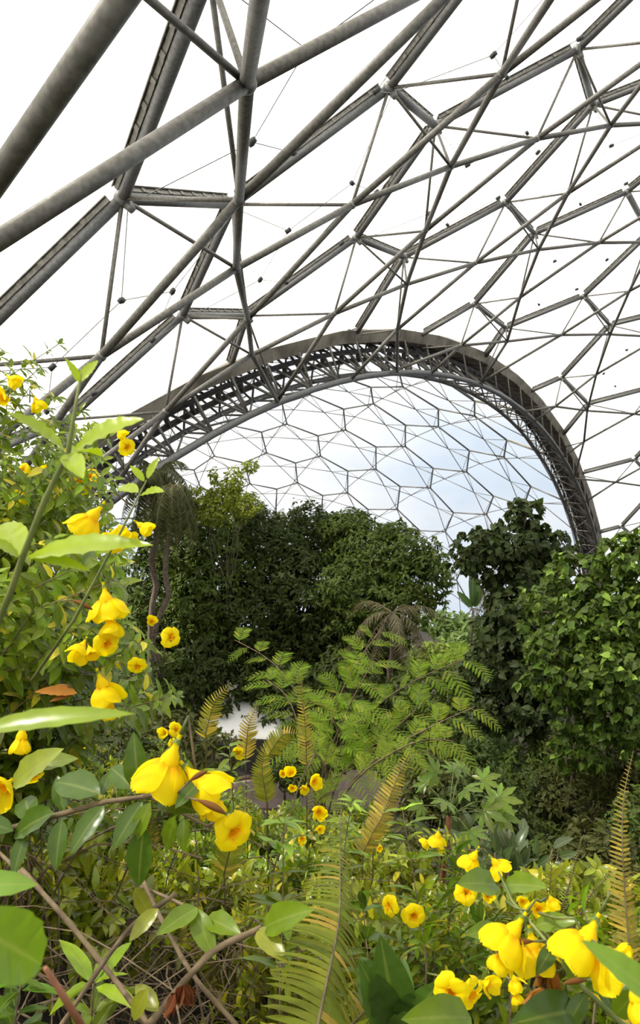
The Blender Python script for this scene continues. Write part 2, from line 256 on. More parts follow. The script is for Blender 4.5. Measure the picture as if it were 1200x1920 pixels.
NEAR_IN="A -2 -4 1.49 -25.54 -13.58;U -2 -4 2.32 -23.66 -10.52;D -2 -4 -0.57 -21.87 -11.72;A -2 -3 -2.43 -18.01 -10.11;U -2 -3 -1.34 -15.93 -7.22;D -2 -3 -4.15 -14.02 -8.83;A -2 -2 -5.68 -9.89 -7.82;U -2 -2 -4.34 -7.66 -5.12;D -2 -2 -7.04 -5.69 -7.14;A -2 -1 -8.20 -1.42 -6.73;U -2 -1 -6.65 0.91 -4.23;D -2 -1 -9.20 2.87 -6.65;A -2 0 -10.00 7.19 -6.84;U -2 0 -8.25 9.56 -4.55;D -2 0 -10.63 11.46 -7.34;A -2 1 -11.06 15.70 -8.12;U -2 1 -9.14 18.08 -6.04;D -2 1 -11.32 19.85 -9.18;A -2 2 -11.40 23.93 -10.50;U -2 2 -9.34 26.27 -8.62;D -2 2 -11.31 27.86 -12.08;A -2 3 -11.04 31.67 -13.90;U -2 3 -8.87 33.94 -12.21;A -1 -4 3.36 -21.65 -7.53;U -1 -4 4.61 -19.50 -4.61;D -1 -4 1.56 -17.77 -5.85;A -1 -3 -0.05 -13.73 -4.43;U -1 -3 1.46 -11.41 -1.72;D -1 -3 -1.53 -9.58 -3.34;A -1 -2 -2.82 -5.33 -2.53;U -1 -2 -1.06 -2.90 -0.05;D -1 -2 -3.96 -1.03 -2.06;A -1 -1 -4.91 3.31 -1.86;U -1 -1 -2.99 5.79 0.34;D -1 -1 -5.70 7.65 -1.99;A -1 0 -6.31 11.99 -2.40;U -1 0 -4.15 14.37 -0.37;D -1 0 -6.77 16.27 -3.12;A -1 1 -7.02 20.23 -4.03;U -1 1 -4.72 22.72 -2.25;D -1 1 -7.16 24.35 -5.28;A -1 2 -7.11 28.61 -6.90;U -1 2 -4.65 31.01 -5.31;D -1 2 -6.90 32.47 -8.67;A -1 3 -6.54 36.19 -10.68;U -1 3 -3.98 38.49 -9.29;D -1 3 -6.03 39.73 -12.91;A 0 -4 6.08 -17.23 -1.81;U 0 -4 7.77 -14.83 0.88;D 0 -4 4.54 -13.17 -0.34;A 0 -3 3.19 -8.99 0.86;U 0 -3 5.15 -6.45 3.30;D 0 -3 1.96 -4.72 1.72;A 0 -2 0.91 -0.38 2.29;U 0 -2 3.11 2.23 4.48;D 0 -2 -0.09 3.80 2.44;A 0 -1 -0.74 8.31 2.49;U 0 -1 2.09 10.90 4.71;D 0 -1 -1.31 12.86 2.15;A 0 0 -1.83 16.98 1.44;U 0 0 0.79 19.56 3.15;D 0 0 -2.04 21.67 0.47;A 0 1 -2.25 25.00 -0.60;U 0 1 0.52 27.82 0.79;D 0 1 -1.79 31.35 -2.66;A 0 2 -2.01 33.39 -3.90;U 0 2 0.86 35.80 -2.67;D 0 2 -1.70 37.14 -5.87;A 0 3 -1.26 40.73 -8.08;U 0 3 1.70 43.00 -7.04;D 0 3 -0.68 44.13 -10.49;U 0 4 3.03 49.43 -12.24;A 1 -4 9.70 -12.32 3.41;U 1 -4 11.85 -9.70 5.77;D 1 -4 8.43 -8.12 4.63;A 1 -3 7.33 -3.84 5.57;U 1 -3 9.75 -1.13 7.65;D 1 -3 6.34 0.51 6.17;A 1 -2 5.53 4.89 6.48;U 1 -2 8.17 7.62 8.28;D 1 -2 4.83 9.27 6.46;A 1 -1 4.29 13.64 6.16;U 1 -1 7.14 16.34 7.69;D 1 -1 3.99 18.06 5.60;A 1 0 3.66 22.45 4.62;U 1 0 6.70 24.94 5.93;D 1 0 3.55 26.56 3.45;A 1 1 3.41 30.40 1.98;U 1 1 6.56 32.91 3.00;D 1 1 3.46 34.19 0.28;A 1 2 3.90 38.14 -1.64;U 1 2 7.47 40.30 -0.49;D 1 2 4.29 41.75 -3.81;A 1 3 4.80 45.18 -6.21;U 1 3 8.13 47.35 -5.60;D 1 3 5.44 48.41 -8.80;A 1 4 6.16 51.42 -11.57;U 1 4 9.52 53.38 -11.13;D 1 4 7.02 54.21 -14.50;A 1 5 7.95 56.77 -17.59;U 1 5 11.30 58.52 -17.29;U 1 6 13.42 62.67 -23.93;A 2 -4 14.24 -7.00 7.93;U 2 -4 16.85 -4.22 9.86;D 2 -4 13.23 -2.72 8.87;A 2 -3 12.38 1.62 9.51;U 2 -3 15.25 4.44 11.14;D 2 -3 11.63 5.99 9.83;A 2 -2 11.03 10.37 9.85;U 2 -2 14.12 13.16 11.18;D 2 -2 10.54 14.72 9.56;A 2 -1 10.19 19.03 8.98;U 2 -1 13.46 21.74 10.02;D 2 -1 9.98 23.32 8.11;A 2 0 9.84 27.44 6.94;U 2 0 13.25 30.03 7.71;D 2 0 9.81 31.46 5.50;A 2 1 9.88 35.35 3.80;U 2 1 13.42 37.72 4.37;D 2 1 10.14 39.10 1.90;A 2 2 10.52 42.76 -0.29;U 2 2 14.23 45.00 0.06;D 2 2 9.71 45.29 -2.72;A 2 3 11.59 49.40 -5.20;U 2 3 16.27 51.59 -4.74;D 2 3 12.26 52.42 -7.96;A 2 4 12.99 55.21 -10.89;U 2 4 16.66 56.97 -10.91;D 2 4 13.84 57.78 -13.96;A 2 5 14.75 60.11 -17.17;U 2 5 18.39 61.62 -17.31;D 2 5 15.76 62.20 -20.49;A 2 6 16.81 64.03 -23.91;U 2 6 20.40 65.29 -24.14;D 2 6 17.97 65.62 -27.40;A 3 -4 19.70 -1.39 11.54;U 3 -4 22.75 1.50 12.95;D 3 -4 18.94 2.93 12.18;A 3 -3 18.33 7.27 12.51;U 3 -3 21.61 10.13 13.59;D 3 -3 17.79 11.62 12.52;A 3 -2 17.40 15.93 12.24;U 3 -2 20.89 18.70 13.01;D 3 -2 17.09 20.21 11.66;A 3 -1 16.92 24.40 10.79;U 3 -1 20.57 27.05 11.26;D 3 -1 16.83 28.52 9.64;A 3 0 16.86 32.51 8.23;U 3 0 20.64 34.98 8.43;D 3 0 16.83 36.25 6.57;A 3 1 17.05 39.97 4.66;U 3 1 21.08 42.37 4.61;D 3 1 17.49 43.68 2.47;A 3 2 17.92 47.09 0.10;U 3 2 21.90 49.04 -0.06;D 3 2 18.46 50.33 -2.50;A 3 3 19.12 53.30 -5.20;U 3 3 23.26 55.11 -5.61;D 3 3 19.99 55.88 -7.78;A 3 4 20.42 58.56 -11.14;U 3 4 24.36 60.06 -11.72;D 3 4 21.25 60.88 -14.34;A 3 5 22.11 62.94 -17.65;U 3 5 25.80 64.16 -18.39;D 3 5 23.07 64.78 -21.06;A 3 6 24.04 66.35 -24.54;U 3 6 27.84 67.28 -25.23;D 3 6 25.11 67.69 -28.10;A 4 -4 26.02 4.39 14.06;U 4 -4 29.48 7.29 14.84;D 4 -4 25.49 8.69 14.36;A 4 -3 25.10 12.96 14.36;U 4 -3 28.76 15.77 14.80;D 4 -3 24.76 17.22 14.05;A 4 -2 24.55 21.41 13.46;U 4 -2 28.39 24.09 13.58;D 4 -2 24.41 25.56 12.58;A 4 -1 24.38 29.59 11.43;U 4 -1 28.35 32.07 11.26;D 4 -1 24.42 33.53 10.01;A 4 0 24.56 37.31 8.34;U 4 0 28.63 39.57 7.91;D 4 0 24.78 40.98 6.43;A 4 1 25.07 44.46 4.30;U 4 1 29.21 46.46 3.65;D 4 1 25.45 47.78 1.94;A 4 2 25.89 50.90 -0.59;U 4 2 30.06 52.61 -1.43;D 4 2 26.42 53.83 -3.33;A 4 3 26.99 56.54 -6.21;U 4 3 31.15 57.95 -7.19;D 4 3 27.66 59.07 -9.30;A 4 4 28.35 61.32 -12.46;U 4 4 32.46 62.41 -13.50;D 4 4 28.92 63.37 -15.82;A 4 5 29.71 65.15 -19.20;U 4 5 33.95 65.92 -20.23;D 4 5 30.79 66.67 -22.56;A 4 6 31.66 67.97 -26.09;U 4 6 35.60 68.48 -27.25;D 4 6 32.62 69.03 -29.67;A 5 -4 33.12 10.15 15.28;D 5 -4 32.80 14.36 15.23;A 5 -3 32.59 18.51 14.89;D 5 -3 32.43 22.63 14.26;A 5 -2 32.37 26.64 13.36;D 5 -2 32.37 30.59 12.18;A 5 -1 32.45 34.40 10.76;D 5 -1 32.60 38.11 9.07;A 5 0 32.81 41.64 7.17;D 5 0 33.09 45.04 5.03;A 5 1 33.43 48.24 2.70;D 5 1 33.84 51.28 0.16;A 5 2 34.28 54.09 -2.53;D 5 2 34.80 56.73 -5.41;A 5 3 35.34 59.12 -8.40;D 5 3 35.96 61.31 -11.55;A 5 4 36.59 63.26 -14.79;D 5 4 37.29 64.99 -18.14;A 5 5 37.99 66.47 -21.56;D 5 5 38.76 67.72 -25.05;A 5 6 39.51 68.73 -28.57"
FAR_OUT="L -5 -7 -18.80 27.58 -2.84;R -5 -7 -17.39 29.73 -1.49;L -5 -6 -19.79 32.22 -0.91;R -5 -6 -18.41 34.54 0.24;L -5 -5 -20.89 37.02 0.46;R -5 -5 -19.55 39.48 1.38;L -5 -4 -22.09 41.93 1.23;R -5 -4 -20.78 44.49 1.92;L -5 -3 -23.37 46.86 1.41;R -5 -3 -22.10 49.50 1.84;L -5 -2 -24.71 51.77 1.00;R -5 -2 -23.48 54.44 1.16;L -5 -1 -26.08 56.57 -0.01;R -5 -1 -24.89 59.25 -0.11;L -5 0 -27.46 61.21 -1.58;R -5 0 -26.33 63.86 -1.95;L -5 1 -28.84 65.62 -3.71;R -5 1 -27.76 68.21 -4.34;L -5 2 -30.20 69.75 -6.35;R -5 2 -29.16 72.24 -7.25;L -5 3 -31.52 73.54 -9.48;R -5 3 -30.52 75.90 -10.63;L -5 4 -32.77 76.93 -13.05;R -5 4 -31.82 79.13 -14.44;L -5 5 -33.96 79.89 -17.02;R -5 5 -33.05 81.90 -18.63;L -4 -7 -13.61 29.45 -1.11;R -4 -7 -12.13 31.78 0.01;L -4 -6 -14.54 34.39 0.78;R -4 -6 -13.11 36.87 1.67;L -4 -5 -15.63 39.48 2.05;R -4 -5 -14.25 42.08 2.70;L -4 -4 -16.85 44.65 2.71;R -4 -4 -15.52 47.34 3.08;L -4 -3 -18.18 49.82 2.72;R -4 -3 -16.90 52.57 2.83;L -4 -2 -19.60 54.93 2.11;R -4 -2 -18.38 57.70 1.94;L -4 -1 -21.08 59.90 0.89;R -4 -1 -19.92 62.65 0.43;L -4 0 -22.60 64.66 -0.94;R -4 0 -21.51 67.36 -1.68;L -4 1 -24.14 69.15 -3.33;R -4 1 -23.11 71.76 -4.35;L -4 2 -25.68 73.31 -6.27;R -4 2 -24.71 75.78 -7.55;L -4 3 -27.19 77.08 -9.69;R -4 3 -26.28 79.39 -11.23;L -4 4 -28.65 80.41 -13.56;R -4 4 -27.80 82.52 -15.33;L -4 5 -30.05 83.25 -17.82;R -4 5 -29.25 85.12 -19.80;L -3 -7 -8.29 31.54 -0.05;R -3 -7 -6.78 34.04 0.81;L -3 -6 -9.19 36.77 1.76;R -3 -6 -7.73 39.41 2.37;L -3 -5 -10.27 42.13 2.91;R -3 -5 -8.88 44.88 3.25;L -3 -4 -11.53 47.54 3.41;R -3 -4 -10.21 50.36 3.47;L -3 -3 -12.92 52.92 3.24;R -3 -3 -11.68 55.78 3.01;L -3 -2 -14.44 58.20 2.41;R -3 -2 -13.28 61.05 1.88;L -3 -1 -16.06 63.30 0.94;R -3 -1 -14.97 66.10 0.11;L -3 0 -17.74 68.15 -1.15;R -3 0 -16.73 70.86 -2.27;L -3 1 -19.46 72.67 -3.82;R -3 1 -18.52 75.26 -5.23;L -3 2 -21.20 76.81 -7.04;R -3 2 -20.34 79.24 -8.71;L -3 3 -22.93 80.51 -10.76;R -3 3 -22.13 82.73 -12.68;L -3 4 -24.62 83.71 -14.92;R -3 4 -23.89 85.69 -17.06;L -3 5 -26.26 86.37 -19.46;R -3 5 -25.59 88.09 -21.80;L -2 -7 -2.93 33.86 0.32;R -2 -7 -1.41 36.53 0.91;L -2 -6 -3.80 39.36 2.01;R -2 -6 -2.35 42.15 2.32;L -2 -5 -4.89 44.96 3.02;R -2 -5 -3.53 47.85 3.04;L -2 -4 -6.20 50.59 3.33;R -2 -4 -4.93 53.53 3.05;L -2 -3 -7.69 56.15 2.94;R -2 -3 -6.52 59.10 2.35;L -2 -2 -9.34 61.57 1.88;R -2 -2 -8.26 64.48 0.97;L -2 -1 -11.11 66.76 0.15;R -2 -1 -10.12 69.58 -1.06;L -2 0 -12.97 71.64 -2.22;R -2 0 -12.08 74.34 -3.73;L -2 1 -14.90 76.15 -5.18;R -2 1 -14.10 78.69 -6.97;L -2 2 -16.86 80.22 -8.69;R -2 2 -16.14 82.55 -10.74;L -2 3 -18.83 83.78 -12.69;R -2 3 -18.19 85.88 -14.98;L -2 4 -20.77 86.80 -17.12;R -2 4 -20.21 88.61 -19.63;L -2 5 -22.66 89.22 -21.92;R -2 5 -22.16 90.73 -24.60;L -1 -7 2.40 36.40 -0.01;R -1 -7 3.90 39.23 0.29;L -1 -6 1.54 42.15 1.52;R -1 -6 2.94 45.09 1.53;L -1 -5 0.41 47.98 2.34;R -1 -5 1.70 50.98 2.03;L -1 -4 -0.97 53.79 2.44;R -1 -4 0.21 56.82 1.81;L -1 -3 -2.58 59.50 1.82;R -1 -3 -1.51 62.50 0.86;L -1 -2 -4.37 65.00 0.49;R -1 -2 -3.42 67.94 -0.79;L -1 -1 -6.32 70.23 -1.52;R -1 -1 -5.48 73.05 -3.11;L -1 0 -8.39 75.10 -4.16;R -1 0 -7.66 77.75 -6.06;L -1 1 -10.55 79.53 -7.41;R -1 1 -9.92 81.98 -9.58;L -1 2 -12.90 83.78 -11.54;R -1 2 -12.31 85.65 -13.61;L -1 3 -14.98 86.84 -15.47;R -1 3 -14.54 88.76 -18.13;L -1 4 -17.19 89.61 -20.15;R -1 4 -16.82 91.21 -23.00;L -1 5 -19.35 91.72 -25.17;R -1 5 -19.05 92.98 -28.17;L 0 -7 7.61 39.15 -1.06;R 0 -7 9.06 42.12 -1.06;L 0 -6 6.75 45.13 0.28;R 0 -6 8.07 48.19 -0.05;L 0 -5 5.56 51.15 0.88;R 0 -5 6.75 54.25 0.22;L 0 -4 4.07 57.11 0.73;R 0 -4 5.13 60.20 -0.26;L 0 -3 2.33 62.91 -0.15;R 0 -3 3.24 65.94 -1.48;L 0 -2 0.36 68.46 -1.76;R 0 -2 1.14 71.39 -3.42;L 0 -1 -1.80 73.67 -4.05;R 0 -1 -1.03 76.09 -5.80;L 0 0 -3.97 78.36 -6.92;R 0 0 -3.62 81.16 -9.37;L 0 1 -6.56 82.70 -10.44;R 0 1 -6.18 85.18 -13.16;L 0 2 -8.94 86.50 -14.58;R 0 2 -8.50 88.61 -17.49;L 0 3 -11.47 89.61 -19.08;R 0 3 -11.25 91.30 -22.07;L 0 4 -13.96 92.05 -23.97;R 0 4 -13.82 93.39 -27.14;L 0 5 -16.39 93.80 -29.17;R 0 5 -16.33 94.76 -32.47;L 1 -7 12.64 42.09 -2.83;R 1 -7 13.99 45.18 -3.16;L 1 -6 11.73 48.27 -1.73;R 1 -6 12.93 51.42 -2.40;L 1 -5 10.45 54.44 -1.38;R 1 -5 11.50 57.60 -2.40;L 1 -4 8.84 60.50 -1.80;R 1 -4 9.72 63.62 -3.17;L 1 -3 6.93 66.35 -2.97;R 1 -3 7.61 69.13 -4.54;L 1 -2 4.84 71.65 -4.76;R 1 -2 5.31 74.26 -6.55;L 1 -1 2.42 76.85 -7.33;R 1 -1 2.76 79.75 -9.84;L 1 0 -0.24 81.77 -10.73;R 1 0 0.06 84.18 -13.38;L 1 1 -2.87 85.76 -14.45;R 1 1 -2.70 87.78 -17.20;L 1 2 -5.28 88.84 -18.20;R 1 2 -5.55 91.01 -21.87;L 1 3 -8.39 92.00 -23.47;R 1 3 -8.42 93.42 -26.78;L 1 4 -11.16 94.06 -28.55;R 1 4 -11.28 95.08 -31.99;L 1 5 -13.87 95.37 -33.88;R 1 5 -14.06 95.97 -37.41;R 2 -7 18.60 48.36 -6.02;L 2 -6 16.40 51.51 -4.51;R 2 -6 17.44 54.73 -5.54;L 2 -5 15.01 57.79 -4.45;R 2 -5 15.87 60.98 -5.83;L 2 -4 13.35 64.51 -5.47;R 2 -4 13.97 67.20 -7.03;L 2 -3 11.09 69.84 -6.66;R 2 -3 11.60 72.62 -8.64;L 2 -2 8.66 75.22 -8.79;R 2 -2 9.05 78.16 -11.40;L 2 -1 6.10 80.27 -11.76;R 2 -1 6.35 82.94 -14.71;L 2 0 3.21 84.68 -15.21;R 2 0 3.32 86.91 -18.26;L 2 1 0.32 88.22 -18.87;R 2 1 0.21 90.30 -22.42;L 2 2 -2.73 91.54 -23.70;R 2 2 -2.95 93.04 -27.12;L 2 3 -5.80 93.92 -28.60;R 2 3 -6.12 95.01 -32.17;L 2 4 -8.86 95.52 -33.79;R 2 4 -9.25 96.17 -37.46;L 2 5 -11.85 96.33 -39.19;R 2 5 -12.29 96.51 -42.91;L 3 -6 20.67 54.82 -8.07;R 3 -6 21.50 58.06 -9.46;L 3 -5 19.13 61.15 -8.32;R 3 -5 19.75 64.32 -10.07;L 3 -4 17.01 67.26 -9.22;R 3 -4 17.54 70.01 -11.23;L 3 -3 14.81 72.97 -11.06;R 3 -3 15.23 75.90 -13.74;L 3 -2 12.15 78.59 -13.82;R 3 -2 12.29 80.97 -16.47;L 3 -1 9.15 83.16 -16.73;R 3 -1 9.16 85.51 -19.97;L 3 0 5.81 87.34 -20.40;R 3 0 5.89 89.18 -23.75;L 3 1 2.91 90.67 -24.69;R 3 1 2.50 92.24 -28.21;L 3 2 -0.42 93.36 -29.36;R 3 2 -0.94 94.50 -33.04;L 3 3 -3.78 95.26 -34.37;R 3 3 -4.39 95.95 -38.16;L 3 4 -7.11 96.33 -39.63;R 3 4 -7.79 96.55 -43.46;L 4 -6 24.43 58.11 -12.40;R 4 -6 25.02 61.32 -14.15;L 4 -5 22.71 64.43 -12.97;R 4 -5 23.06 67.53 -15.09;L 4 -4 20.40 70.44 -14.17;R 4 -4 20.66 73.37 -16.78;L 4 -3 18.11 75.76 -16.26;R 4 -3 18.07 78.28 -18.87;L 4 -2 15.03 81.30 -19.36;R 4 -2 14.61 83.58 -22.20;L 4 -1 11.90 85.60 -22.60;R 4 -1 11.38 87.62 -25.88;L 4 0 8.42 89.36 -26.45;R 4 0 7.82 90.99 -30.04;L 4 1 4.88 92.37 -30.86;R 4 1 4.14 93.56 -34.61;L 4 2 1.25 94.56 -35.64;R 4 2 0.41 95.28 -39.51;L 4 3 -2.39 95.91 -40.70;L 5 -6 27.60 61.30 -17.48;R 5 -6 27.89 64.43 -19.59;L 5 -5 25.66 67.54 -18.38;R 5 -5 25.70 70.50 -20.85;L 5 -4 23.23 73.40 -20.03;R 5 -4 23.03 76.12 -22.84;L 5 -3 20.38 78.76 -22.39;R 5 -3 19.96 81.19 -25.51;L 5 -2 17.17 83.53 -25.40;R 5 -2 16.55 85.60 -28.79;L 5 -1 13.68 87.60 -29.00;R 5 -1 12.88 89.27 -32.62;L 5 0 9.98 90.91 -33.09;R 5 0 9.03 92.14 -36.89;L 5 1 6.14 93.40 -37.60;R 5 1 5.07 94.14 -41.52;L 5 2 2.24 95.01 -42.41;L 6 -6 30.06 64.29 -23.26;R 6 -6 30.01 67.26 -25.70;L 6 -5 27.88 70.36 -24.49;R 6 -5 27.56 73.11 -27.28;L 6 -4 25.18 75.97 -26.44;R 6 -4 24.62 78.43 -29.55;L 6 -3 22.04 81.01 -29.06;R 6 -3 21.25 83.12 -32.45;L 6 -2 18.54 85.37 -32.29;R 6 -2 17.54 87.07 -35.92;L 6 -1 14.75 88.97 -36.04;R 6 -1 13.58 90.21 -39.86;L 6 0 10.76 91.74 -40.24;L 7 -6 31.72 66.94 -29.68;R 7 -6 31.30 69.69 -32.42;L 7 -5 29.27 72.76 -31.23;R 7 -5 28.57 75.22 -34.29;L 7 -4 26.29 78.03 -33.45;R 7 -4 25.34 80.15 -36.80;L 7 -3 22.86 82.66 -36.29;R 7 -3 21.68 84.36 -39.89;L 7 -2 19.07 86.52 -39.68;R 7 -2 17.69 87.77 -43.47;L 7 -1 15.00 89.56 -43.52"
